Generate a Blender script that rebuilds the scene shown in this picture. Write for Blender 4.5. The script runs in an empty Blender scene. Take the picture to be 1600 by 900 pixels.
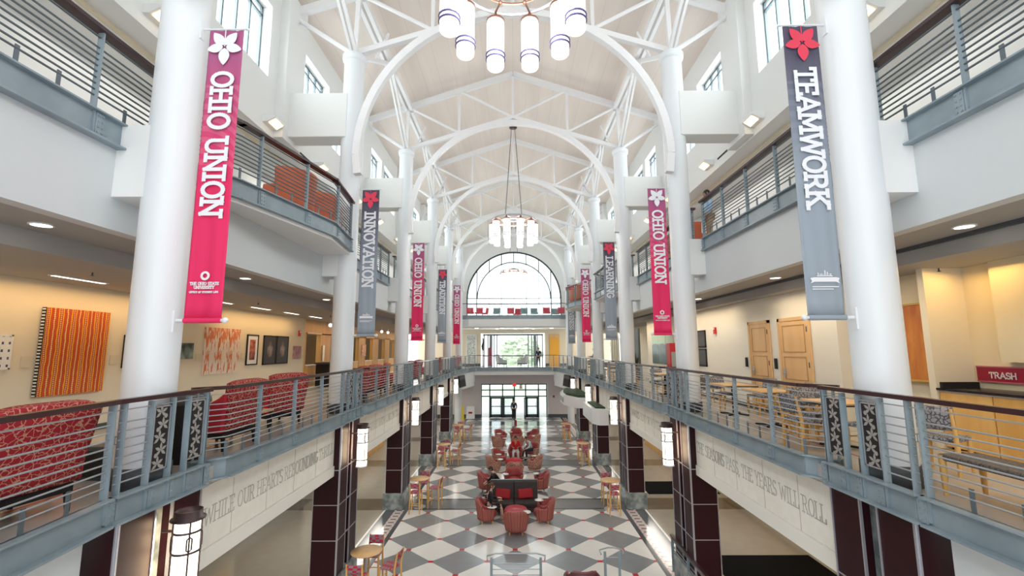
import bpy, math, random
from mathutils import Vector, Matrix
random.seed(7)
sc = bpy.context.scene
COL = sc.collection
PI = math.pi
R = math.radians
# ------------------------------------------------------------------ camera, world, exposure
cd = bpy.data.cameras.new('camera'); cam = bpy.data.objects.new('camera', cd); COL.objects.link(cam)
cd.sensor_width = 36; cd.lens = 36*710/1600; cd.clip_end = 300; cd.clip_start = .05
cam.matrix_world = (Matrix.Translation((0, 0, 1.65)) @ Matrix.Rotation(R(.24), 4, 'Z')
                    @ Matrix.Rotation(R(90+7.62), 4, 'X') @ Matrix.Rotation(R(-.25), 4, 'Z'))
sc.camera = cam
sc.view_settings.view_transform = 'Standard'; sc.view_settings.look = 'None'
sc.view_settings.gamma = 1; sc.view_settings.use_curve_mapping = False
sc.view_settings.exposure = 0.84
w = bpy.data.worlds.new('sky'); sc.world = w; w.use_nodes = True
nt = w.node_tree; bg = nt.nodes['Background']
bg.inputs[0].default_value = (.93, .97, 1, 1); bg.inputs[1].default_value = 1.5
sc.cycles.max_bounces = 7; sc.cycles.diffuse_bounces = 5; sc.cycles.glossy_bounces = 3
sc.cycles.caustics_reflective = False; sc.cycles.caustics_refractive = False
sc.cycles.sample_clamp_indirect = 6

def area(name, loc, rot, sx, sy, power, col=(1, 1, 1), portal=False, spread=PI):
    l = bpy.data.lights.new(name, 'AREA'); l.shape = 'RECTANGLE'; l.size = sx; l.size_y = sy
    l.energy = power; l.color = col; l.spread = spread
    if portal: l.cycles.is_portal = True
    o = bpy.data.objects.new(name, l); COL.objects.link(o); o.location = loc; o.rotation_euler = rot
    return o
WARM = (1, .74, .42); WARM2 = (1, .86, .66)
area('daylight_entry_portal', (0, -4.1, 3.6), (R(90), 0, 0), 8.4, 15.8, 1, portal=True)          # faces +y
area('daylight_arch_portal', (0, 46.5, 8.2), (R(-90), 0, 0), 9.8, 7.4, 1, portal=True)
YK = [5.9+6.5*k for k in range(6)]
area('entrance_portal', (0, 41.75, -3), (R(-90), 0, 0), 5.8, 2.9, 1, portal=True)
area('bay_window_portal', (0, 45.8, 1.6), (R(-90), 0, 0), 6, 3, 1, portal=True)
area('bay_window_daylight', (0, 45.9, 1.6), (R(-90), 0, 0), 5.8, 2.8, 120, (.95, .98, 1))
for s in (-1, 1):
    for k in range(-1, 6):
        y0 = 5.9+6.5*k
        area('clerestory_portal', (s*7.1, y0+3.05, 9.98), (0, R(90)*s, 0), 2.1, 4.9, 1, portal=True)
        area('clerestory_daylight', (s*7.15, y0+3.05, 9.98), (0, R(90)*s, 0), 2.0, 4.8, 120, (.95, .98, 1))
        area('gallery_light', (s*(8.3 if s < 0 else 6.1), y0+3.2, 2.9), (0, 0, 0), .2, 4.5, 19, (1, .62, .26) if s < 0 else (1, .8, .55))
        area('arcade_light', (s*6.6, y0+3.2, -1.62), (0, 0, 0), .8, 4.5, 46, (1, .95, .86))
        area('upper_gallery_light', (s*7.7, y0+3.2, 7.2), (0, 0, 0), .6, 4.5, 9, (1, .95, .87))

# ------------------------------------------------------------------ mesh helper
class MB:
    def __init__(s): s.v = []; s.f = []; s.sm = []
    def add(s, vs, fs, smooth=False):
        n = len(s.v); s.v += [tuple(v) for v in vs]; s.f += [tuple(i+n for i in f) for f in fs]
        s.sm += [smooth]*len(fs); return s
    def box(s, a, b):
        x0, x1 = sorted((a[0], b[0])); y0, y1 = sorted((a[1], b[1])); z0, z1 = sorted((a[2], b[2]))
        return s.add([(x0,y0,z0),(x1,y0,z0),(x1,y1,z0),(x0,y1,z0),(x0,y0,z1),(x1,y0,z1),(x1,y1,z1),(x0,y1,z1)],
            [(0,3,2,1),(4,5,6,7),(0,1,5,4),(1,2,6,5),(2,3,7,6),(3,0,4,7)])
    def cbox(s, c, d, m=None):
        vs = [Vector((x*d[0]/2, y*d[1]/2, z*d[2]/2)) for z in (-1,1) for x, y in ((-1,-1),(1,-1),(1,1),(-1,1))]
        if m is not None: vs = [m @ v for v in vs]
        return s.add([v+Vector(c) for v in vs], [(0,3,2,1),(4,5,6,7),(0,1,5,4),(1,2,6,5),(2,3,7,6),(3,0,4,7)])
    def bar(s, p, q, wd, ht, up=(0,0,1)):
        p = Vector(p); q = Vector(q); d = (q-p); L = d.length
        if L < 1e-6: return s
        d /= L; up = Vector(up)
        if abs(d.dot(up)) > .99: up = Vector((1,0,0))
        x = d.cross(up).normalized()*wd/2; z = x.cross(d).normalized()*ht/2
        return s.add([p-x-z,p+x-z,q+x-z,q-x-z,p-x+z,p+x+z,q+x+z,q-x+z], [(0,3,2,1),(4,5,6,7),(0,1,5,4),(1,2,6,5),(2,3,7,6),(3,0,4,7)])
    def tube(s, pts, r, n=8, cap=True):
        pts = [Vector(p) for p in pts]; rs = r if isinstance(r, (list, tuple)) else [r]*len(pts)
        rings = []; prev = None
        for i, p in enumerate(pts):
            d = (pts[min(i+1, len(pts)-1)]-pts[max(i-1, 0)]).normalized()
            if prev is None:
                a = Vector((0,0,1)) if abs(d.z) < .9 else Vector((1,0,0)); x = d.cross(a).normalized()
            else: x = (prev-d*prev.dot(d)).normalized()
            prev = x; y = d.cross(x)
            rings.append([p+(x*math.cos(2*PI*j/n)+y*math.sin(2*PI*j/n))*rs[i] for j in range(n)])
        vs = [v for g in rings for v in g]; fs = []
        for i in range(len(rings)-1):
            for j in range(n): a = i*n+j; b = i*n+(j+1) % n; fs.append((a, b, b+n, a+n))
        s.add(vs, fs, True)
        if cap:
            s.add(rings[0], [tuple(range(n))[::-1]]); s.add(rings[-1], [tuple(range(n))])
        return s
    def lathe(s, prof, c=(0,0,0), n=24, sx=1, sy=1, cap=True):
        if prof[0] == prof[-1]: cap = False
        vs = []; fs = []
        for r_, z in prof:
            for j in range(n): a = 2*PI*j/n; vs.append((c[0]+r_*sx*math.cos(a), c[1]+r_*sy*math.sin(a), c[2]+z))
        for i in range(len(prof)-1):
            for j in range(n): a = i*n+j; b = i*n+(j+1) % n; fs.append((a, b, b+n, a+n))
        s.add(vs, fs, True)
        if cap and prof[0][0] > 2e-3: s.add(vs[:n], [tuple(range(n))[::-1]])
        if cap and prof[-1][0] > 2e-3: s.add(vs[-n:], [tuple(range(n))])
        return s
    def ball(s, c, r, n=12, m=8):
        r = r if isinstance(r, tuple) else (r,)*3
        return s.lathe([(math.sin(PI*i/m)*r[0]+1e-5, -math.cos(PI*i/m)*r[2]) for i in range(m+1)], c, n, 1, r[1]/r[0])
    def prism(s, poly, lo, hi, axis='z'):
        n = len(poly)
        def P(p, h):
            return (p[0], p[1], h) if axis == 'z' else ((h, p[0], p[1]) if axis == 'x' else (p[0], h, p[1]))
        vs = [P(p, lo) for p in poly]+[P(p, hi) for p in poly]
        return s.add(vs, [tuple(range(n))[::-1], tuple(range(n, 2*n))]+[(i, (i+1) % n, (i+1) % n+n, i+n) for i in range(n)])
    def grid(s, fn, nu, nv, th=0, smooth=True):
        vs = [fn(i/nu, j/nv) for j in range(nv+1) for i in range(nu+1)]
        fs = [(j*(nu+1)+i, j*(nu+1)+i+1, (j+1)*(nu+1)+i+1, (j+1)*(nu+1)+i) for j in range(nv) for i in range(nu)]
        return s.add(vs, fs, smooth)
    def build(s, name, m, parent=None, off=None, bevel=0, kind=None, label=None, solid=0, sub=0):
        me = bpy.data.meshes.new(name); off = Vector(off or (0,0,0))
        me.from_pydata([tuple(Vector(v)-off) for v in s.v], [], s.f)
        me.polygons.foreach_set('use_smooth', s.sm); me.update()
        if m: me.materials.append(m)
        o = bpy.data.objects.new(name, me); COL.objects.link(o)
        if parent: o.parent = parent
        if bevel:
            b = o.modifiers.new('bevel', 'BEVEL'); b.width = bevel; b.segments = 2; b.limit_method = 'ANGLE'
        if solid:
            b = o.modifiers.new('solid', 'SOLIDIFY'); b.thickness = solid; b.offset = 0
        if sub:
            b = o.modifiers.new('sub', 'SUBSURF'); b.levels = sub; b.render_levels = sub
        if kind: o['kind'] = kind
        if label: o['label'] = label
        return o
def tag(o, label, cat, group=None, kind=None):
    o['label'] = label; o['category'] = cat
    if group: o['group'] = group
    if kind: o['kind'] = kind
    return o
class Thing:
    def __init__(s, name, label, cat, loc=(0,0,0), group=None, rz=0):
        s.o = bpy.data.objects.new(name, None); COL.objects.link(s.o); s.o.location = loc; s.o.rotation_euler.z = rz
        s.o.empty_display_size = .1; s.loc = Vector(loc); tag(s.o, label, cat, group)
    def part(s, name, mb, m, parent=None, label=None, world=True, **k):
        return mb.build(name, m, parent or s.o, off=s.loc if world else None, label=label, **k)
def copy_tree(o, loc=None, rz=None, label=None, group=None, cat=None, parent=None, scale=None):
    c = o.copy(); COL.objects.link(c)
    if parent: c.parent = parent
    if loc is not None: c.location = loc
    if rz is not None: c.rotation_euler.z = rz
    if scale: c.scale = scale
    if label: c['label'] = label
    if group: c['group'] = group
    for ch in [x for x in o.children]: copy_tree(ch, parent=c)
    return c
def struct(name, mb, m, **k): return mb.build(name, m, kind='structure', **k)
class Proto:
    """first placement moves the prototype, later ones copy it"""
    def __init__(s, o): s.o = o; s.used = False
    def put(s, loc, rz, label, group=None, scale=None):
        if not s.used:
            s.used = True; o = s.o; o.location = loc; o.rotation_euler.z = rz; o['label'] = label
            if group: o['group'] = group
            if scale: o.scale = scale
            return o
        return copy_tree(s.o, loc, rz, label, group, scale=scale or (1, 1, 1))

# ------------------------------------------------------------------ materials
class N:
    """scalar node expression"""
    def __init__(s, t, o): s.t = t; s.o = o
    def _m(s, op, b=None, c=None):
        n = s.t.nodes.new('ShaderNodeMath'); n.operation = op
        for i, x in enumerate((s, b, c)):
            if x is None: continue
            if isinstance(x, N): s.t.links.new(x.o, n.inputs[i])
            else: n.inputs[i].default_value = x
        return N(s.t, n.outputs[0])
    def __add__(s, b): return s._m('ADD', b)
    def __sub__(s, b): return s._m('SUBTRACT', b)
    def __mul__(s, b): return s._m('MULTIPLY', b)
    def __truediv__(s, b): return s._m('DIVIDE', b)
    def __lt__(s, b): return s._m('LESS_THAN', b)
    def __gt__(s, b): return s._m('GREATER_THAN', b)
    def abs(s): return s._m('ABSOLUTE')
    def floor(s): return s._m('FLOOR')
    def round(s): return s._m('ROUND')
    def mod(s, b): return s._m('FLOORED_MODULO', b)
    def sin(s): return s._m('SINE')
    def mx(s, b): return s._m('MAXIMUM', b)
    def mn(s, b): return s._m('MINIMUM', b)
def nmix(t, fac, a, b):
    n = t.nodes.new('ShaderNodeMix'); n.data_type = 'RGBA'
    if isinstance(fac, N): t.links.new(fac.o, n.inputs[0])
    else: n.inputs[0].default_value = fac
    for i, x in ((6, a), (7, b)):
        if isinstance(x, tuple): n.inputs[i].default_value = (*x, 1)
        else: t.links.new(x, n.inputs[i])
    return n.outputs[2]
def mat(name, col, rough=.6, metal=0, coat=0, emit=None, es=0, fn=None, alpha=None, trans=0):
    m = bpy.data.materials.new(name); m.use_nodes = True; t = m.node_tree; b = t.nodes['Principled BSDF']
    b.inputs['Base Color'].default_value = (*col, 1); b.inputs['Roughness'].default_value = rough
    b.inputs['Metallic'].default_value = metal; b.inputs['Coat Weight'].default_value = coat
    if coat: b.inputs['Coat Roughness'].default_value = .05
    if emit: b.inputs['Emission Color'].default_value = (*emit, 1); b.inputs['Emission Strength'].default_value = es
    if trans: b.inputs['Transmission Weight'].default_value = trans
    if fn:
        tc = t.nodes.new('ShaderNodeTexCoord'); sp = t.nodes.new('ShaderNodeSeparateXYZ'); t.links.new(tc.outputs['Object'], sp.inputs[0])
        x, y, z = [N(t, sp.outputs[i]) for i in range(3)]
        c = fn(t, x, y, z, tc)
        t.links.new(c, b.inputs['Base Color'])
    return m
def noise(t, tc, scale, detail=3, stretch=None):
    n = t.nodes.new('ShaderNodeTexNoise'); n.inputs['Scale'].default_value = scale; n.inputs['Detail'].default_value = detail
    if stretch:
        mp = t.nodes.new('ShaderNodeMapping'); mp.inputs['Scale'].default_value = stretch
        t.links.new(tc.outputs['Object'], mp.inputs[0]); t.links.new(mp.outputs[0], n.inputs['Vector'])
    else: t.links.new(tc.outputs['Object'], n.inputs['Vector'])
    return N(t, n.outputs[0])
def noisy(a, b, scale, detail=3, stretch=None, lo=.35, hi=.65):
    def f(t, x, y, z, tc):
        n = (noise(t, tc, scale, detail, stretch)-lo)*(1/(hi-lo)); n = n.mx(0).mn(1)
        return nmix(t, n, a, b)
    return f
def voro(a, b, scale, th=.35, c=None):
    def f(t, x, y, z, tc):
        v = t.nodes.new('ShaderNodeTexVoronoi'); v.inputs['Scale'].default_value = scale
        t.links.new(tc.outputs['Object'], v.inputs['Vector'])
        d = N(t, v.outputs['Distance'])
        nz = noise(t, tc, scale*1.7, 1)
        return nmix(t, (d+nz*.35) > th, a, b)
    return f
def veins(a, b, scale, w):
    def f(t, x, y, z, tc):
        nz = t.nodes.new('ShaderNodeTexNoise'); nz.inputs['Scale'].default_value = scale*.8; t.links.new(tc.outputs['Object'], nz.inputs['Vector'])
        mx = t.nodes.new('ShaderNodeVectorMath'); mx.operation = 'MULTIPLY_ADD'; t.links.new(nz.outputs['Color'], mx.inputs[0]); mx.inputs[1].default_value = (1.3/scale,)*3; t.links.new(tc.outputs['Object'], mx.inputs[2])
        v = t.nodes.new('ShaderNodeTexVoronoi'); v.feature = 'DISTANCE_TO_EDGE'; v.inputs['Scale'].default_value = scale; t.links.new(mx.outputs[0], v.inputs['Vector'])
        return nmix(t, N(t, v.outputs['Distance']) < w, a, b)
    return f
WHITE = mat('white_paint', (.80, .81, .80), .55)
COLW = mat('column_white', (.78, .81, .84), .4)
TRUSSW = mat('truss_white', (.84, .84, .85), .45)
def roof_fn(t, x, y, z, tc):
    g = ((x/.62).mod(1)-.5).abs() > .482
    base = nmix(t, (noise(t, tc, 1.2, 4, (1, .12, 1))-.35)*3, (.77, .69, .635), (.85, .77, .71))
    return nmix(t, g*.25, base, (.5, .46, .44))
ROOF = mat('roof_panel', (.7, .64, .6), .7, fn=roof_fn)
STEEL = mat('steel_paint', (.25, .31, .345), .4, fn=noisy((.22, .28, .315), (.275, .34, .38), 2.5))
BAR = mat('rail_metal', (.40, .43, .46), .35, .5)
BARD = mat('rail_metal_shaded', (.12, .15, .17), .45, .3)  # same rail metal, colour darkened to stand in for backlight and shade
HAND = mat('maroon_handrail', (.036, .009, .012), .35, coat=.2)
YEL = mat('ochre_wall', (.74, .57, .31), .7)
BEIGE = mat('beige_wall', (.74, .66, .50), .7)
CREAM = mat('cream_wall', (.82, .78, .68), .7)
GOLD = mat('honey_wood_panel', (.55, .30, .07), .4, fn=noisy((.50, .27, .06), (.60, .34, .09), 3, 4, (1, 1, .15)))
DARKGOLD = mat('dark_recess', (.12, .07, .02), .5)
MAPLE = mat('maple_wood', (.74, .42, .12), .35, fn=noisy((.68, .37, .10), (.80, .48, .16), 5, 4, (1, 1, .12)))
MAPLE2 = mat('maple_veneer', (.74, .48, .22), .4, fn=noisy((.70, .43, .19), (.78, .51, .25), 3, 4, (1, 1, .12)))
STONE = mat('limestone', (.90, .87, .79), .75, fn=noisy((.87, .84, .76), (.92, .89, .82), 6, 5))
STONEW = mat('pale_limestone', (.88, .86, .80), .7)
ENGR = mat('engraving_shadow_paint', (.50, .475, .43), .8)
MAROON = mat('maroon_panel', (.024, .002, .005), .42)
MAROON.node_tree.nodes['Principled BSDF'].inputs['Specular IOR Level'].default_value = .28
CHROME = mat('brushed_trim', (.55, .55, .60), .3, .7)
MARBLE = mat('green_grey_marble', (.2, .23, .23), .25, fn=noisy((.13, .16, .165), (.34, .37, .37), 4.5, 8, None, .38, .64))
BLACK = mat('black_metal', (.008, .008, .009), .6)
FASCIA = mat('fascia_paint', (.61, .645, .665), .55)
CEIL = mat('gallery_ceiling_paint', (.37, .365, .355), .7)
DKGREY = mat('dark_grey', (.06, .07, .08), .5)
GLASS = mat('clear_glass', (.9, .95, .95), .02, trans=1)
def glass_mat():
    m = bpy.data.materials.new('thin_pane'); m.use_nodes = True; t = m.node_tree
    for n in list(t.nodes): t.nodes.remove(n)
    o = t.nodes.new('ShaderNodeOutputMaterial'); mx = t.nodes.new('ShaderNodeMixShader'); a = t.nodes.new('ShaderNodeBsdfTransparent')
    g = t.nodes.new('ShaderNodeBsdfGlossy'); g.inputs['Roughness'].default_value = .03
    a.inputs[0].default_value = (.93, .96, .96, 1); mx.inputs[0].default_value = .06
    t.links.new(a.outputs[0], mx.inputs[1]); t.links.new(g.outputs[0], mx.inputs[2]); t.links.new(mx.outputs[0], o.inputs[0])
    return m
PANE = glass_mat()
FRAME = mat('window_frame_grey', (.16, .2, .22), .4)
DFRAME = mat('door_frame_green', (.035, .06, .06), .35)
LAMP = mat('lamp_glass', (1, .96, .9), .4, emit=(1, .95, .87), es=.95)
FROST = mat('frosted_glass', (.9, .86, .78), .3, emit=(1, .93, .82), es=.5)
LAMPW = mat('wall_lamp_glass', (1, .95, .88), .4, emit=(1, .93, .80), es=1.45)
DOWN = mat('downlight_lens', (1, .95, .85), .4, emit=(1, .9, .72), es=4)
SLOT = mat('slot_light', (1, .95, .85), .4, emit=(1, .93, .8), es=2.2)
BRONZE = mat('dark_bronze', (.055, .032, .03), .4, .4)
COPPER = mat('copper_bronze', (.30, .15, .11), .3, .8)
BLUEBAND = mat('blue_grey_band', (.12, .11, .28), .3, .5)
REDF = mat('red_leaf_fabric', (.5, .02, .04), .8, fn=veins((.33, .006, .018), (.52, .26, .17), 17, .05))
REDP = mat('plain_red_fabric', (.52, .02, .04), .75)
def stripe_fn(t, x, y, z, tc):
    at = t.nodes.new('ShaderNodeMath'); at.operation = 'ARCTAN2'; t.links.new(x.o, at.inputs[0]); t.links.new(y.o, at.inputs[1]); g = N(t, at.outputs[0])*.42
    a = (g/.04).mod(1); b = (g/.105).mod(1)
    c = nmix(t, (a < .35), (.33, .055, .055), (.48, .22, .14))
    return nmix(t, (b < .14), c, (.22, .04, .06))
STRIPE = mat('striped_coral_fabric', (.6, .18, .14), .8, fn=stripe_fn)
SPECK = mat('speckled_fabric', (.5, .2, .15), .8, fn=veins((.30, .05, .048), (.52, .34, .24), 16, .13))
CORAL = mat('coral_leather', (.36, .06, .062), .5)
PATG = mat('grey_pebble_fabric', (.3, .3, .3), .8, fn=veins((.36, .35, .37), (.10, .10, .12), 20, .10))
BROWN = mat('brown_grey_leather', (.032, .024, .022), .7)
REDCUSH = mat('red_cushion_fabric', (.34, .003, .01), .7)
ORANGE = mat('orange_red_leather', (.58, .13, .05), .45)
def weave_fn(t, x, y, z, tc):
    a = ((x+y*1.0)/.10).floor()+(z/.055+y*0).floor()+ (y/.08).floor()
    return nmix(t, a.mod(2) > .5, (.56, .015, .05), (.30, .24, .27))
WEAVE = mat('red_grey_webbing', (.5, .05, .1), .7, fn=weave_fn)
WEAVEG = mat('grey_webbing', (.2, .17, .16), .7, fn=noisy((.05, .042, .04), (.19, .165, .155), 25, 2, (1, 4, 1)))
WTOP = mat('white_laminate', (.85, .86, .86), .3)
SKIN = mat('skin_light', (.62, .38, .28), .55)
SKIN2 = mat('skin_tan', (.40, .22, .14), .55)
HAIRB = mat('dark_hair', (.02, .014, .012), .6)
HAIRR = mat('auburn_hair', (.09, .03, .015), .6)
def cloth(n, c): return mat(n, c, .8)
LEAF = mat('foliage', (.03, .06, .02), .7, fn=noisy((.008, .022, .008), (.04, .085, .025), 14))
# polished atrium floor
def floor_fn(t, x, y, z, tc):
    nz = noise(t, tc, 3, 4)
    W = nmix(t, nz, (.78, .77, .74), (.85, .84, .81)); G = nmix(t, nz, (.22, .235, .25), (.29, .305, .32))
    u = x/1.62; v = (y-14.75)/1.57; a = u+v; b = u-v
    chk = (a.floor()+b.floor()).mod(2) > .5
    c = nmix(t, chk, W, G)
    ra = a-a.round(); rb = b-b.round()
    dot = ((ra+rb).abs()*.81 < .075)*((ra-rb).abs()*.785 < .065)
    c = nmix(t, dot, c, (.50, .045, .06))
    off = ((y-18.85)/6.5+.5).mod(1)-.5; off = off*6.5
    band = off.abs() < .66; line = (off.abs() < .60)*(off.abs() > .50)
    G2 = nmix(t, nz, (.16, .17, .175), (.21, .225, .23))
    c = nmix(t, band, c, G2); c = nmix(t, line, c, (.045, .055, .07))
    ax = x.abs()
    c = nmix(t, ax > 4.05, c, (.085, .095, .105))
    fy = (y/.30).mod(1)
    ch = nmix(t, ((fy-.5).abs() < .16)*((ax-4.375).abs() < .10), (.60, .52, .50), (.13, .12, .13))
    ch = nmix(t, (fy < .12)*((ax-4.375).abs() > .12), ch, (.45, .10, .12))
    ch2 = (ax > 4.20)*(ax < 4.55)*(band < .5)
    c = nmix(t, ch2, c, ch)
    c = nmix(t, ax > 4.90, c, (.8, .8, .78))
    aisle = nmix(t, nz, (.25, .23, .195), (.30, .275, .235)); aisle = nmix(t, (off.abs() < .66), aisle, (.11, .09, .065))
    return nmix(t, ax > 4.97, c, aisle)
FLOOR = mat('polished_terrazzo', (.6, .6, .6), .13, fn=floor_fn)
def floor2_fn(t, x, y, z, tc):
    nz = noise(t, tc, 3, 4); ax = x.abs()
    c = nmix(t, nz, (.52, .49, .45), (.58, .55, .50))
    c = nmix(t, ((ax-5.25).abs() < .03), c, (.5, .12, .1))
    return nmix(t, (ax < 5.22), c, (.47, .44, .41))
FLOOR2 = mat('gallery_terrazzo', (.55, .5, .45), .2, fn=floor2_fn)

# ------------------------------------------------------------------ stroke lettering (serifed)
def arc(cx, cy, rx, ry, a0, a1, n=8): return [(cx+rx*math.cos(R(a0+(a1-a0)*i/n)), cy+ry*math.sin(R(a0+(a1-a0)*i/n))) for i in range(n+1)]
GL = {
 'A': (.92, [[(.08,0),(.46,1),(.84,0)],[(.22,.34),(.70,.34)]], [(.08,0),(.84,0)]),
 'B': (.78, [[(.16,0),(.16,1),(.45,1)]+arc(.45,.76,.2,.24,90,-90,5)+[(.16,.52)],[(.45,.52)]+arc(.47,.26,.23,.26,90,-90,5)+[(.16,0)]], [(.1,0),(.1,1)]),
 'C': (.84, [arc(.46,.5,.36,.5,45,315,12)], []),
 'D': (.86, [[(.16,0),(.16,1),(.4,1)]+arc(.4,.5,.38,.5,90,-90,8)+[(.16,0)]], [(.1,0),(.1,1)]),
 'E': (.74, [[(.66,.18),(.66,0),(.16,0),(.16,1),(.64,1),(.64,.82)],[(.16,.5),(.52,.5)]], [(.1,0),(.1,1)]),
 'F': (.70, [[(.16,0),(.16,1),(.64,1),(.64,.82)],[(.16,.5),(.5,.5)]], [(.16,0)]),
 'G': (.88, [arc(.46,.5,.36,.5,45,350,12)+[(.82,.42),(.56,.42)]], []),
 'H': (.92, [[(.16,0),(.16,1)],[(.76,0),(.76,1)],[(.16,.5),(.76,.5)]], [(.16,0),(.16,1),(.76,0),(.76,1)]),
 'I': (.46, [[(.23,0),(.23,1)]], [(.23,0),(.23,1)]),
 'J': (.6, [[(.42,1),(.42,.25)]+arc(.25,.22,.17,.22,0,-150,5)], [(.42,1)]),
 'K': (.88, [[(.16,0),(.16,1)],[(.74,1),(.16,.42)],[(.36,.6),(.78,0)]], [(.16,0),(.16,1),(.76,1),(.78,0)]),
 'L': (.72, [[(.16,1),(.16,0),(.64,0),(.64,.24)]], [(.16,1),(.1,0)]),
 'M': (1.08, [[(.14,0),(.16,1),(.54,.2),(.92,1),(.94,0)]], [(.14,0),(.12,1),(.94,0),(.96,1)]),
 'N': (.94, [[(.16,0),(.16,1),(.78,0),(.78,1)]], [(.16,0),(.1,1),(.78,1)]),
 'O': (.92, [arc(.46,.5,.36,.5,0,360,16)], []),
 'P': (.76, [[(.16,0),(.16,1),(.42,1)]+arc(.42,.73,.24,.27,90,-90,6)+[(.16,.46)]], [(.16,0),(.1,1)]),
 'R': (.86, [[(.16,0),(.16,1),(.42,1)]+arc(.42,.75,.24,.25,90,-90,6)+[(.16,.5)],[(.44,.5),(.76,0)]], [(.16,0),(.1,1),(.78,0)]),
 'S': (.70, [arc(.36,.75,.25,.25,30,270,8)+arc(.36,.25,.27,.25,90,-150,8)], []),
 'T': (.80, [[(.4,0),(.4,1)],[(.08,.80),(.08,1),(.72,1),(.72,.80)]], [(.4,0)]),
 'U': (.92, [[(.16,1),(.16,.32)]+arc(.46,.32,.30,.32,180,360,8)+[(.76,1)]], [(.16,1),(.76,1)]),
 'V': (.90, [[(.08,1),(.45,0),(.82,1)]], [(.08,1),(.82,1)]),
 'W': (1.2, [[(.08,1),(.34,0),(.60,.9),(.86,0),(1.12,1)]], [(.08,1),(1.12,1)]),
 'X': (.86, [[(.08,0),(.78,1)],[(.08,1),(.78,0)]], [(.08,0),(.78,0),(.08,1),(.78,1)]),
 'Y': (.86, [[(.08,1),(.43,.48),(.43,0)],[(.43,.48),(.78,1)]], [(.08,1),(.78,1),(.43,0)]),
 "'": (.26, [[(.13,1),(.10,.78)]], []), ',': (.3, [[(.15,.05),(.08,-.14)]], []), ' ': (.42, [], []),
}
def text_words(t, s, h, th, mapf, m, name='lettering', width=None, label=None, parent=None, **k):
    tot = sum(GL[c][0] for c in s)*h; kk = width/tot if width else 1; u = 0
    for i, wd_ in enumerate(s.split(' ')):
        w0 = sum(GL[c][0] for c in wd_)*h*kk
        t.part(name, text_mb(wd_, h, th, (lambda a, b, d, u=u: mapf(a+u, b, d)), width=w0, **k), m, label=label, parent=parent)
        u += w0+GL[' '][0]*h*kk
def text_mb(s, h, th, mapf, width=None, serif=.26, asc=1.0):
    """lettering polygons; mapf(u, v, d) -> 3d point; d = relief"""
    mb = MB(); tot = sum(GL[c][0] for c in s)*h*asc; k = (width/tot if width else 1)*asc
    u0 = 0; e = 0
    for c in s:
        wd, st, sf = GL[c]
        segs = []
        for p in st:
            for a, b in zip(p, p[1:]): segs.append((a, b))
        for (x, y) in sf:
            segs.append(((x-serif/2, y), (x+serif/2, y)))
        for a, b in segs:
            ax, ay, bx, by = u0+a[0]*h*k, a[1]*h, u0+b[0]*h*k, b[1]*h
            L = math.hypot(bx-ax, by-ay)
            if L < 1e-5: continue
            dx, dy = (bx-ax)/L*th/2, (by-ay)/L*th/2
            e += .03
            mb.add([mapf(x_, y_, d) for d in (0, 1+e) for x_, y_ in ((ax-dx+dy, ay-dy-dx), (bx+dx+dy, by+dy-dx), (bx+dx-dy, by+dy+dx), (ax-dx-dy, ay-dy+dx))],
                   [(0,3,2,1),(4,5,6,7),(0,1,5,4),(1,2,6,5),(2,3,7,6),(3,0,4,7)])
        u0 += wd*h*k
    return mb

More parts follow.
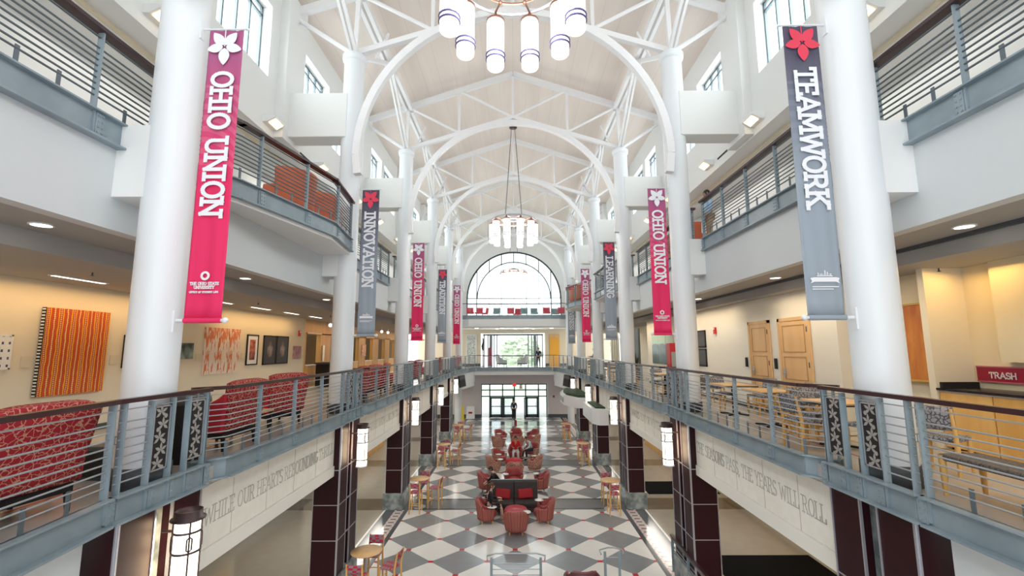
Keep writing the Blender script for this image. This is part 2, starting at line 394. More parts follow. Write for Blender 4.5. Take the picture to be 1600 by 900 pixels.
# ================================================================== STRUCTURE
Y0, Y1 = -4.0, 46.0
ground = MB().box((-9.2, Y0, -4.7), (9.2, 41.6, -4.4)); struct('floor', ground, FLOOR)
struct('floor', MB().box((-9.2, 41.6, -4.7), (9.2, 52, -4.41)), mat('outdoor_paving', (.75, .74, .72), .8))
for s in (-1, 1):
    sd = 'left' if s < 0 else 'right'
    # level 2 gallery slab (chamfers towards the bridge)
    poly = [(s*4.36, Y0), (s*4.36, 33.8), (s*3.6, 38.6), (s*3.3, 39.2), (s*9.2, 39.2), (s*9.2, Y0)]
    if s > 0: poly = poly[::-1]
    struct('floor', MB().prism(poly, -.22, 0), FLOOR2)
    struct('ceiling', MB().box((s*4.8, Y0, -1.5), (s*9.2, 41.4, -1.4)), CREAM)
    # level 3 slab + fascia + soffit + lower ceiling
    struct('floor', MB().box((s*5.22, Y0, 4.2), (s*9.2, 40.5, 4.58)), FLOOR2)
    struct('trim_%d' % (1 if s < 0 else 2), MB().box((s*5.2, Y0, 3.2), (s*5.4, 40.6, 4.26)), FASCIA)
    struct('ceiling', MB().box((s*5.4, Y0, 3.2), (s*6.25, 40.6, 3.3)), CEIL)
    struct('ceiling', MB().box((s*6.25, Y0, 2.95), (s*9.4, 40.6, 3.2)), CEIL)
    if s > 0: struct('trim_3', MB().box((6.16, Y0, 3.15), (6.24, 40.6, 3.2)), DKGREY)
    # level 3 soffit/ceiling and back wall
    struct('ceiling', MB().box((s*6.601, Y0, 7.40), (s*7.1, 45.9, 7.439)), WHITE)
    struct('ceiling', MB().box((s*7.16, Y0, 7.36), (s*9.4, 45.9, 7.55)), WHITE)
    struct('trim_9' if s < 0 else 'trim_10', MB().box((s*7.1, Y0, 7.32), (s*7.16, 45.9, 7.5)), BEIGE)
    struct('wall_%s_upper_gallery' % sd, MB().box((s*8.2, Y0, 4.58), (s*8.4, 45.9, 7.36)), WHITE)
    # clerestory wall with window openings
    mb = MB(); X0, X1 = s*6.6, s*7.0
    mb.box((X0, Y0, 7.44), (X1, Y1, 8.95)); mb.box((X0, Y0, 11.0), (X1, Y1, 11.95))
    edges = [Y0]; wins = []
    for k in range(-1, 6):
        y = 5.9+6.5*k; wins += [(y+.7, y+2.85), (y+3.3, y+5.45)]
    last = Y0
    for a, b in wins: mb.box((X0, last, 8.95), (X1, a, 11.0)); last = b
    mb.box((X0, last, 8.95), (X1, Y1, 11.0))
    for k in range(0, 6):  # pilasters
        y = YK[k]; mb.box((s*6.35, y-.6, 7.45), (X0, y+.45, 11.9))
    struct('wall_%s' % sd, mb, WHITE)
    for a, b in wins:
        f = MB(); xx0, xx1 = s*6.86, s*6.93
        for z in (8.95, 9.0+.85*2, 10.93): f.box((xx0, a, z), (xx1, b, z+.07))
        n = 4
        for i in range(n+1): yy = a+(b-a-.05)*i/n; f.box((xx0, yy, 8.95), (xx1, yy+.05, 11))
        o = struct('window_%d' % (1 if s < 0 else 2), f, FRAME)
        MB().box((s*6.89, a, 8.95), (s*6.9, b, 11)).build('pane', PANE, o)
    struct('wall_%s_rear' % sd, MB().box((s*4.3, Y0-.3, -4.5), (s*9.2, Y0-.1, 14.2)), WHITE)
    # ground arcade rear wall and gallery rear walls
    struct('wall_%s_arcade' % sd, MB().box((s*9.0, Y0, -4.4), (s*9.2, 41.5, -1.4)), YEL if s > 0 else CREAM)
    # near closed wall below the gallery
    struct('wall_%s_stair' % sd, MB().box((s*4.5, Y0, -4.4), (s*4.7, 5.02, -.2)), mat('cool_grey_wall', (.66, .69, .70), .6))
    # roof
    mb = MB(); mb.prism([(0, 14.12), (s*7.3, 11.68), (s*7.3, 11.9), (0, 14.36)], Y0, Y1+.2, 'y'); struct('ceiling', mb, ROOF)
struct('wall_left_gallery', MB().box((-9.0, Y0, 0), (-8.8, 19.1, 2.95)), mat('ochre_cream_wall', (.76, .69, .54), .7))
struct('wall_left_gallery', MB().box((-9.3, 19.1, 0), (-8.8, 19.2, 2.95)), YEL)
# left service wall, golden panels with recesses
mb = MB(); mb.box((-9.4, 19.2, 2.35), (-9.2, 39, 2.95)); mb.box((-9.4, 19.2, 0), (-9.2, 19.5, 2.4))
yy = 19.2; recess = []
for i in range(7):
    a = 20.2+i*2.7; recess.append((a, a+1.5)); mb.box((-9.4, yy, 0), (-9.2, a, 2.4)); yy = a+1.5
mb.box((-9.4, yy, 0), (-9.2, 39, 2.4)); struct('wall_left_service', mb, GOLD)
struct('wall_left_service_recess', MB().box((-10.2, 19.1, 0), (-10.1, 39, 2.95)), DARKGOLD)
# right gallery walls
struct('wall_right_gallery', MB().box((6.6, 9.35, 0), (6.8, 22.5, 2.95)).box((6.8, 9.35, 0), (8.8, 9.5, 2.95)), CREAM)
struct('wall_right_gallery', MB().box((6.6, 22.5, 0), (9.3, 22.7, 2.95)).box((7.6, 22.5, 0), (7.7, 30, 2.95)), CREAM)
struct('wall_right_gallery', MB().box((9.0, 30, 0), (9.2, 39, 2.95)), GOLD)
struct('wall_right_gallery', MB().box((7.2, 7.6, 0), (7.4, 9.35, 2.95)).box((6.8, 7.5, 0), (7.5, 7.62, 2.95)), BEIGE)
struct('wall_right_alcove', MB().box((7.45, 4.9, 0), (7.6, 7.5, 2.95)).box((7.32, 5.0, 1.42), (7.45, 6.95, 2.95)), mat('sand_wall', (.72, .62, .42), .7))
area('alcove_light', (7.0, 6.9, 2.9), (0, R(8), 0), .5, .9, 6, (1, .62, .2))
struct('wall_right_gallery', MB().box((7.45, Y0, 0), (8.4, 5.0, 2.95)), BEIGE)
# far end: ground level wall with entrance opening, level 2 wall, end wall with arched window
PINKG = mat('mauve_grey_wall', (.62, .57, .58), .6)
mb = MB(); mb.box((-9.2, 41.4, -4.4), (-2.95, 41.6, -.2)); mb.box((2.95, 41.4, -4.4), (9.2, 41.6, -.2)); mb.box((-2.95, 41.4, -1.45), (2.95, 41.6, -.2))
struct('wall_end_ground', mb, PINKG)
struct('baseboard_end', MB().box((-9, 41.36, -4.4), (-2.95, 41.4, -4.1)).box((2.95, 41.36, -4.4), (9, 41.4, -4.1)), DKGREY)
struct('floor', MB().box((-9.2, 39.2, -.3), (9.2, 46, 0)), mat('pale_bridge_floor', (.62, .62, .6), .12))
struct('ceiling', MB().box((-6.6, 39.2, -.55), (6.6, 41.5, -.3)), WHITE)
mb = MB(); mb.box((-9.2, 44, 0), (-3.2, 44.2, 3.5)); mb.box((2.95, 44, 0), (9.2, 44.2, 3.5)); mb.box((-3.2, 44, 3.12), (2.95, 44.2, 3.5))
struct('wall_end_gallery', mb, BEIGE)
struct('baseboard_end_gallery', MB().box((-5, 43.96, 0), (-3.25, 44, .25)).box((3.0, 43.96, 0), (5, 44, .25)), DKGREY)
struct('floor', MB().box((-9.2, 40.5, 4.2), (9.2, 46.2, 4.56)), FLOOR2)
struct('ceiling', MB().box((-6.6, 40.5, 3.5), (6.6, 44.3, 3.6)), WHITE)
struct('trim_4', MB().prism([(-6, 40.5), (-4.6, 40.3), (-4, 40.0), (4, 40.0), (4.6, 40.3), (6, 40.5)][::-1], 3.6, 4.25), WHITE)
# end wall with round-headed opening
mb = MB(); Rw = 4.85; zc = 6.75; Yw = 46.0; n = 24
pts = [(Rw*math.cos(PI*i/n), zc+Rw*math.sin(PI*i/n)) for i in range(n+1)]
out = []
for i in range(n+1):
    x = pts[i][0]; out.append((x, 14.3))
for i in range(n):
    for d in (0, .35):
        pass
    a, b = pts[i], pts[i+1]; A, B = (a[0], 14.2), (b[0], 14.2)
    mb.add([(a[0], Yw, a[1]), (b[0], Yw, b[1]), (B[0], Yw, B[1]), (A[0], Yw, A[1]), (a[0], Yw+.35, a[1]), (b[0], Yw+.35, b[1])], [(0, 3, 2, 1), (0, 1, 5, 4)])
mb.box((-9, Yw, 4.2), (-Rw, Yw+.35, 14.2)); mb.box((Rw, Yw, 4.2), (9, Yw+.35, 14.2)); struct('wall_end', mb, WHITE)
mb = MB(); g = Yw+.12
def ring(mb, r, t, a0=0, a1=180, y=g, d=.08, n=32, z=zc, cx=0):
    for i in range(n):
        p = [(cx+rr*math.cos(R(a0+(a1-a0)*j/n)), z+rr*math.sin(R(a0+(a1-a0)*j/n))) for j in (i, i+1) for rr in (r-t/2, r+t/2)]
        mb.add([(q[0], yy, q[1]) for yy in (y, y+d) for q in (p[0], p[1], p[3], p[2])], [(0,3,2,1),(4,5,6,7),(0,1,5,4),(1,2,6,5),(2,3,7,6),(3,0,4,7)])
ring(mb, 4.78, .17); ring(mb, 3.75, .10)
for x in (-3.8, -2.54, -1.27, 0, 1.27, 2.54, 3.8):
    zt = zc+math.sqrt(4.78**2-x*x); zb = zc+math.sqrt(max(0, 3.75**2-x*x)) if abs(x) < 3.75 else 4.6
    mb.box((x-.045, g, zb), (x+.045, g+.08, zt)); mb.box((x-.022, g, 4.6), (x+.022, g+.05, zb))
for x in (-4.78, 4.78): mb.box((x-.06, g, 4.6), (x+.06, g+.08, zc))
for z in (6.15, 6.75): mb.box((-4.8, g, z-.035), (4.8, g+.06, z+.035))
wo = struct('window_3', mb, DFRAME)
MB().box((-4.8, g+.03, 4.6), (4.8, g+.035, 11.6)).build('pane', PANE, wo)
# level 2 end glazing beyond the opening (bay window)
mb = MB()
for x in (-3.0, -2.6, -2.0, -1.7, 1.4, 1.75, 2.3, 2.8): mb.box((x-.05, 45.6, 0), (x+.05, 45.7, 3.12))
for x in (-2.3, 2.05): mb.box((x-.14, 45.2, 0), (x+.14, 45.3, 3.12))
mb.box((-3.1, 45.6, 2.95), (2.9, 45.7, 3.12)); mb.box((-3.1, 45.6, .9), (2.9, 45.66, .96))
wo = struct('window_4', mb, FRAME); MB().box((-3.1, 45.64, 0), (2.9, 45.645, 3.1)).build('pane', PANE, wo)
# ground entrance: storefront with doors
mb = MB()
for x in (-2.95, -2.2, -1.05, 0, 1.0, 2.15, 2.88): mb.box((x-.05, 41.42, -4.4), (x+.05, 41.52, -1.45))
for z in (-2.0, -1.5, -2.55): mb.box((-2.95, 41.42, z-.04), (2.9, 41.52, z+.05))
wo = struct('window_5', mb, DFRAME); MB().box((-2.95, 41.46, -4.4), (2.9, 41.465, -1.5)).build('pane', PANE, wo)
for i, (xa, xb) in enumerate(((-2.15, -1.1), (-1.0, -.05), (1.05, 2.1))):
    f = MB(); a, b = 41.36, 41.44
    f.box((xa, a, -4.38), (xa+.13, b, -2.6)); f.box((xb-.13, a, -4.38), (xb, b, -2.6)); f.box((xa, a, -4.38), (xb, b, -4.1)); f.box((xa, a, -2.74), (xb, b, -2.6)); f.box((xa, a, -3.45), (xb, b, -3.38))
    d = struct('door_%d' % (i+1), f, DFRAME); MB().box((xa+.1, 41.4, -4.2), (xb-.1, 41.405, -2.65)).build('pane', PANE, d)
    MB().tube([(xb-.2, 41.3, -3.6), (xb-.2, 41.3, -3.1)], .02).build('door_handle', CHROME, d)
f = MB(); f.cbox((.85, 40.95, -3.5), (.06, .95, 1.78)); 
f = MB(); m_ = Matrix.Rotation(R(80), 3, 'Z')
for (dx, wd) in ((-.42, .12), (.42, .12)): f.cbox(Vector((.95, 41.0, -3.49))+m_@Vector((dx, 0, 0)), (wd, .06, 1.8), m_)
f.cbox((.95, 41.0, -4.25), (.95, .06, .28), m_); f.cbox((.95, 41.0, -2.65), (.95, .06, .12), m_)
d = struct('door_4', f, DFRAME, label='door leaf standing open'); MB().cbox((.95, 41.0, -3.45), (.8, .01, 1.6), m_).build('pane', PANE, d)
# right gallery doors
def panel_door(n, y0, y1, x=6.6):
    mb = MB(); mb.box((x-.05, y0-.08, 0), (x-.01, y0, 2.36)); mb.box((x-.05, y1, 0), (x-.01, y1+.08, 2.36)); mb.box((x-.05, y0-.08, 2.28), (x-.01, y1+.08, 2.36))
    o = struct('door_%d' % n, mb, MAPLE2)
    l = MB(); l.box((x-.035, y0, .01), (x-.012, y1, 2.28)); mo = MB()
    for z0, z1 in ((.12, .78), (.9, 1.42), (1.54, 2.16)):
        for (a0, b0, a1, b1) in ((y0+.1, z0, y1-.1, z0+.02), (y0+.1, z1, y1-.1, z1+.02), (y0+.1, z0, y0+.12, z1), (y1-.12, z0, y1-.1, z1)): mo.box((x-.045, a0, b0), (x-.03, a1, b1))
    lf = l.build('door_leaf', MAPLE2, o); mo.build('panel_moulding', mat('maple_shadow_line', (.50, .29, .12), .5), lf)
    MB().box((x-.06, y1-.14, .95), (x-.045, y1-.06, 1.15)).tube([(x-.06, y1-.1, 1.05), (x-.1, y1-.1, 1.05), (x-.1, y1-.22, 1.05)], .012).build('door_handle', CHROME, o)
    for z in (.3, 1.2, 2.0): MB().tube([(x-.05, y0, z), (x-.05, y0, z+.12)], .014).build('hinge', DKGREY, o)
panel_door(5, 10.25, 11.3); panel_door(6, 11.85, 12.75)
# yellow door at the far gallery
mb = MB(); mb.box((3.35, 43.93, 0), (4.35, 43.97, 3.05)); o = struct('door_7', mb, MAPLE2)
MB().box((3.42, 43.9, .02), (4.28, 43.93, 2.65)).build('door_leaf', mat('yellow_door_paint', (.85, .42, .04), .45), o)
MB().tube([(3.5, 43.88, 1.0), (3.6, 43.88, 1.0)], .02).build('door_handle', CHROME, o)
# brown shutter beside left gallery etc. belongs to gallery service wall
# bulkheads under the bridge that carry the screens
for s in (-1, 1):
    struct('trim_%d' % (5 if s < 0 else 6), MB().prism([(s*4.5, 33.3), (s*3.4, 39.3), (s*4.9, 39.3), (s*5.2, 33.3)][::s], -1.45, -.24), WHITE)
    struct('trim_%d' % (7 if s < 0 else 8), MB().prism([(s*3.4, 39.25), (s*3.4, 39.9), (s*4.9, 39.9), (s*4.9, 39.25)][::-s], -1.1, -.3), WHITE)
# black wall base along the galleries
struct('baseboard_left', MB().box((-8.8, Y0, 0), (-8.76, 19.1, .12)), DKGREY)
struct('baseboard_right', MB().box((6.56, 9.35, 0), (6.6, 22.5, .1)), DKGREY)

# outdoor planting seen through the glass
def tree(x, y, z, h, r, label):
    t = Thing('tree', label, 'tree', (x, y, z), 'trees outside the far windows')
    t.part('trunk', MB().tube([(x, y, z), (x+.1, y, z+h*.4), (x, y, z+h*.6)], [.22, .16, .1]), mat('bark', (.2, .14, .1), .8))
    mb = MB(); rd = random.Random(int(x*10))
    for i in range(260):
        a = rd.uniform(0, 2*PI); b = rd.uniform(-.5, 1)*PI/2; q = r*rd.uniform(.6, 1)
        c = Vector((x+q*math.cos(a)*math.cos(b), y+q*math.sin(a)*math.cos(b), z+h*.68+q*.8*math.sin(b)))
        m_ = Matrix.Rotation(rd.uniform(0, 6), 3, 'Z')@Matrix.Rotation(rd.uniform(0, 3), 3, 'X'); e = r*.16
        mb.add([c+m_@Vector(v) for v in ((-e, -e*.6, 0), (e, -e*.6, 0), (e*1.1, e*.6, .1), (-e*.9, e*.7, 0), (0, 0, e))], [(0, 1, 4), (1, 2, 4), (2, 3, 4), (3, 0, 4), (0, 3, 2, 1)])
    t.part('crown', mb, mat('sunlit_leaves', (.66, .74, .55), .7))
struct('floor', MB().box((-60, 52, -4.8), (60, 120, -4.5)), mat('lawn', (.62, .66, .55), .9))
tree(-9, 66, -4.5, 10, 3.6, 'leafy green tree outside, to the left of the entrance'); tree(1, 72, -4.5, 8, 3.4, 'leafy green tree outside, straight beyond the entrance doors'); tree(11, 68, -4.5, 10, 3.8, 'leafy green tree outside, to the right of the entrance')

# ================================================================== COLUMNS, BEAMS, ROOF TRUSSES
SIDE = {-1: 'left', 1: 'right'}
FAINT = mat('faint_engraving', (.62, .58, .51), .8)
ORD = ['nearest', 'second', 'third', 'fourth', 'fifth', 'sixth']
BAN = {(-1, 0): 'OHIO UNION', (1, 0): 'TEAMWORK', (-1, 1): 'INNOVATION', (1, 1): 'OHIO UNION', (-1, 2): 'OHIO UNION', (1, 2): 'LEARNING',
       (-1, 3): 'TRADITION', (1, 3): 'OHIO UNION', (-1, 4): 'OHIO UNION', (1, 4): 'INCLUSIVENESS'}
def which(s, k): return '%s from the camera in the %s row' % (ORD[k], SIDE[s])
for s in (-1, 1):
    for k, y in enumerate(YK):
        x = s*4.66; low = k == 5
        t = Thing('column', 'tall round white column, %s' % which(s, k), 'column', (x, y, -4.4 if low else 0), 'round white columns of the atrium')
        mb = MB().lathe([(.29, -4.4 if low else 0), (.29, 10.0)], (x, y, 0), 40); t.part('shaft', mb, COLW)
        t.part('capital', MB().lathe([(.29, 10.0), (.335, 10.03), (.345, 10.1), (.345, 10.2), (.30, 10.24)], (x, y, 0), 40), COLW)
        t.part('base_ring', MB().lathe([(.292, 0), (.315, 0), (.315, .24), (.292, .25), (.292, 0)], (x, y, 0), 40), DKGREY, label='dark grey base ring')
        if k == 0:
            b = MB().cbox((s*4.66-s*.0+(-.12 if s < 0 else .12), y-.277, .58), (.12, .03, .1)); op = t.part('power_outlet', b, mat('steel_plate', (.35, .36, .33), .4, .5))
            b = MB()
            for dx in (-.028, .028): b.cbox((x+(-.12 if s < 0 else .12)+dx, y-.295, .58), (.035, .01, .07))
            t.part('socket', b, WTOP, parent=op)
        # collar block joining the column to the upper gallery, and the transfer beam to the clerestory wall
        mb = MB().box((s*4.75, y-.26, 3.62), (s*5.26, y+.3, 4.6))
        tag(mb.build('bracket_beam', WHITE), 'short white bracket between upper gallery and %s %s column' % (ORD[k], SIDE[s]), 'beam', 'bracket beams at the columns')
        mb = MB().box((s*4.72, y-.3, 7.6), (s*6.4, y+.3, 8.92))
        tag(mb.build('transfer_beam', WHITE, bevel=.02), 'deep white beam high up between wall and column, %s' % which(s, k), 'beam', 'transfer beams under the clerestory')
def Zr(x): return 13.95-.335*abs(x)
for k, y in enumerate(YK + [44.6]):
    if k == 6: continue
    t = Thing('roof_truss', 'white steel roof truss, %s from the camera' % ORD[k], 'truss', (0, y, 10.2), 'white roof trusses')
    mb = MB()
    for s in (-1, 1): mb.bar((0, y, Zr(0)-.12), (s*6.6, y, Zr(6.6)-.12), .16, .24)
    t.part('top_chord', mb, TRUSSW)
    mb = MB()
    for s in (-1, 1): mb.bar((0, y, 11.78), (s*4.66, y, 10.32), .16, .16)
    t.part('bottom_chord', mb, TRUSSW)
    for s in (0, -1, 1):
        if s == 0: t.part('king_post', MB().bar((0, y, 11.78), (0, y, 13.8), .1, .1), TRUSSW); continue
        t.part('post', MB().bar((s*2.38, y, 11.05), (s*2.38, y, 13.1), .1, .1), TRUSSW)
        t.part('post', MB().bar((s*4.66, y, 10.25), (s*4.62, y, 12.3), .12, .12), TRUSSW)
        t.part('diagonal', MB().tube([(0, y, 11.8), (s*2.3, y, 13.0)], .06), TRUSSW)
        t.part('diagonal', MB().tube([(s*2.38, y, 11.08), (s*4.55, y, 12.25)], .06), TRUSSW)
        t.part('diagonal', MB().tube([(s*4.7, y, 10.3), (s*6.5, y, 11.5)], .07), TRUSSW)
    # arched rib
    mb = MB(); pts = [(-4.3, 6.45)]+[(4.36*math.cos(R(a)), 7.0+4.32*math.sin(R(a))) for a in [180-i*180/40 for i in range(41)]]+[(4.3, 6.45)]
    for a, b in zip(pts, pts[1:]): mb.bar((a[0], y-.38, a[1]), (b[0], y-.38, b[1]), .2, .2, up=(0, 1, 0))
    tag(mb.build('arched_rib', TRUSSW), 'white arched rib spanning the atrium between columns, %s from the camera' % ORD[k], 'arch', 'arched ribs')
for s in (-1, 1):
    for k in range(-1, 5):
        ya = 5.9+6.5*k+.09; yb = ya+6.5-.18; nm = '%s side, %s' % (SIDE[s], 'above the camera' if k < 0 else '%s bay from the camera' % ORD[k])
        t = Thing('lengthwise_truss', 'white lengthwise roof truss over the columns, ' + nm, 'truss', (s*4.66, ya, 10.2), 'lengthwise roof trusses')
        zt = Zr(4.66)-.2
        t.part('purlin', MB().bar((s*4.72, ya, zt), (s*4.72, yb, zt), .12, .2).bar((s*4.5, ya, zt), (s*4.5, yb, zt), .12, .2), TRUSSW)
        for (p, q) in ((ya, ya+3.16), (yb, ya+3.16)):
            for dx in (-.07, .07):
                t.part('diagonal', MB().bar((s*4.66+dx, p, 10.3), (s*4.6+dx, q, zt), .075, .12), TRUSSW)
        t.part('hanger', MB().bar((s*4.2, ya+1.6, zt+.05), (s*4.62, ya+1.6, 11.3), .06, .06), TRUSSW)

# ================================================================== CLAD PILLARS, LINTELS, WALL LAMPS
for s in (-1, 1):
    for k in range(5):
        y = YK[k]; xi, xo = s*4.33, s*4.97
        t = Thing('clad_pillar', 'maroon panelled pillar with grey marble base, %s' % which(s, k), 'pillar', (s*4.65, y, -4.4), 'maroon clad pillars')
        t.part('panel_core', MB().box((xi, y-.66, -3.8), (xo, y-.14, -.22)).box((xi, y+.14, -3.8), (xo, y+.66, -.22)), MAROON)
        t.part('recess_core', MB().box((s*4.45, y-.14, -3.8), (s*4.9, y+.14, -.22)), MARBLE)
        t.part('marble_base', MB().box((s*4.27, y-.72, -4.4), (s*5.03, y+.72, -3.8)), MARBLE, bevel=.01)
        mb = MB()
        for yy in (y-.665, y-.15, y+.13, y+.65): mb.box((xi-s*.012, yy, -3.8), (xi+s*.02, yy+.022, -.22))
        for xx in (4.335, 4.95): mb.box((s*xx, y-.675, -3.8), (s*(xx+.02), y-.655, -.22))
        for z in (-2.97, -2.15, -1.33):
            mb.box((xi-s*.008, y-.66, z), (xi+s*.02, y+.66, z+.018)); mb.box((xi, y-.668, z), (xo, y-.655, z+.018))
        t.part('metal_trim', mb, CHROME)
        # wall lamp (the nearest right pillar has none)
        if s > 0 and k == 0: continue
        c = (s*4.02, y, 0); near = 'beside the camera' if k == 0 else ''
        t = Thing('wall_lantern', 'tall glowing cylinder lantern on pillar, %s' % which(s, k), 'lamp', (s*4.33, y, -.9), 'wall lanterns on the pillars')
        t.part('glass_cylinder', MB().lathe([(.13, -1.36), (.135, -1.34), (.135, -.42), (.13, -.41)], c, 28), LAMPW)
        t.part('cap', MB().lathe([(.155, -.42), (.19, -.405), (.19, -.39), (.15, -.38), (.15, -.30), (.14, -.30), (.14, -.40), (.155, -.42)], c, 28), BRONZE)
        fr = MB()
        for z in (-.55, -.78, -1.22): fr.lathe([(.14, z), (.158, z), (.158, z+.02), (.14, z+.02), (.14, z)], c, 28)
        for a in range(4):
            a_ = R(45+90*a); fr.bar((c[0]+.147*math.cos(a_), c[1]+.147*math.sin(a_), -1.34), (c[0]+.147*math.cos(a_), c[1]+.147*math.sin(a_), -.42), .013, .013)
            o = [(c[0]+.155*math.cos(a_+u), c[1]+.155*math.sin(a_+u), -.665+v) for u, v in ((-.17, .06), (0, .085), (.17, .06), (.17, -.06), (0, -.085), (-.17, -.06), (-.17, .06))]
            fr.tube(o, .009, 5)
        t.part('frame', fr, BRONZE)
        bt = MB().lathe([(.125, -1.40), (.145, -1.385), (.125, -1.37), (.125, -1.40)], c, 28)
        for a in range(12): bt.ball((c[0]+.135*math.cos(a*PI/6), c[1]+.135*math.sin(a*PI/6), -1.385), .018, 6, 4)
        t.part('beaded_ring', bt, CHROME)
        area('lantern_light', (s*4.16, y, -.85), (0, -R(90)*s, 0), .85, .12, 4.5, (1, .72, .42))
        t.part('bracket_arm', MB().tube([(s*4.33, y, -.55), (s*4.17, y, -.55)], .018).tube([(s*4.33, y, -1.22), (s*4.17, y, -1.22)], .018), BRONZE)
    for k in range(0, 5):
        ya, yb = YK[k]+.67, (YK[k+1]-.67 if k < 4 else 37.5)
        nm = 'between %s and %s pillars on the %s' % (ORD[k], ORD[k+1] if k < 5 else '', SIDE[s])
        t = Thing('stone_lintel', 'cream limestone lintel under the gallery, ' + nm, 'lintel', (s*4.6, (ya+yb)/2, -1.45), 'limestone lintels')
        t.part('upper_course', MB().box((s*4.5, ya, -1.2), (s*4.85, yb, -.2)), STONE)
        t.part('lower_course', MB().box((s*4.47, ya, -1.45), (s*4.85, yb, -1.21)), STONEW)
        t.part('top_fillet', MB().box((s*4.47, ya+.1, -.36), (s*4.85, yb-.1, -.3)), STONE)
        j = MB()
        for i in range(1, 5): yy = ya+(yb-ya)*i/5; j.box((s*4.496, yy-.005, -1.2), (s*4.51, yy+.005, -.2))
        t.part('joint', j, ENGR)
        TXT = {(-1, 0): 'WHILE OUR HEARTS REBOUNDING THRILL', (1, 0): 'THE SEASONS PASS, THE YEARS WILL ROLL',
               (-1, 1): 'WITH JOY WHICH DEATH ALONE CAN STILL', (1, 1): "SUMMER'S HEAT OR WINTER'S COLD"}.get((s, k))
        if TXT:
            wd = yb-ya-.45; y_s = ya+.36 if s < 0 else yb-.06
            mf = (lambda u, v, d: (-4.503+d*.004+.0, y_s+u, -.86+v)) if s < 0 else (lambda u, v, d: (4.503-d*.004, y_s-u, -.86+v))
            # u runs away from camera on the left wall, towards the camera on the right wall
            mf = (lambda u, v, d: (-4.5+d*.006, y_s+u, -.88+v)) if s < 0 else (lambda u, v, d: (4.5-d*.006, y_s-u, -.88+v))
            text_words(t, TXT, .245, .013, mf, ENGR if k == 0 else FAINT, name='engraved_lettering', width=wd, serif=.3)

# ================================================================== BANNERS
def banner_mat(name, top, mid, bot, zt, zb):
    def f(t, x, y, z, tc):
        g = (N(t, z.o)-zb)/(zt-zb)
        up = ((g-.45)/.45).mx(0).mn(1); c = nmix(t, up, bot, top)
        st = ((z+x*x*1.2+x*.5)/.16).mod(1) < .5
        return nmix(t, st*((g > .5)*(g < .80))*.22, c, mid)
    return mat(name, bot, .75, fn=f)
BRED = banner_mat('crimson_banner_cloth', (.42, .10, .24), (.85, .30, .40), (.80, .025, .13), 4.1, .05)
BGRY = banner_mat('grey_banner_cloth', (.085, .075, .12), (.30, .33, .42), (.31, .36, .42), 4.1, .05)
LWHITE = mat('banner_white_print', (.85, .86, .9), .7)
LREDP = mat('banner_red_print', (.75, .05, .10), .7)
def flower(cx, cz, r, y, d=.004, stem=True):
    mb = MB()
    for ip, (a, sc_) in enumerate(((270, 1.12), (192, 1.0), (348, 1.0), (128, 1.05), (52, 1.05))):
        n = 10; poly = []
        for i in range(n+1): q = i/n; poly.append((.08+q*.92, .27*math.sin(PI*q**.85)**.85 if 0 < q < 1 else 0))
        full = poly+[(p, -q) for p, q in poly[::-1][1:-1]]
        ca, sa = math.cos(R(a)), math.sin(R(a))
        pts = [(cx+r*sc_*(p*ca-q*sa), cz+r*sc_*(p*sa+q*ca)) for p, q in full]
        pts = [(max(cx-.238, min(cx+.238, u)), min(v, cz+.25)) for u, v in pts]
        mb.add([(u, y-d-ip*.0006, v) for u, v in pts], [tuple(range(len(pts)))])
    if stem: mb.box((cx-.008, y-d, cz), (cx+.006, y-d*.5, cz+.25))
    return mb
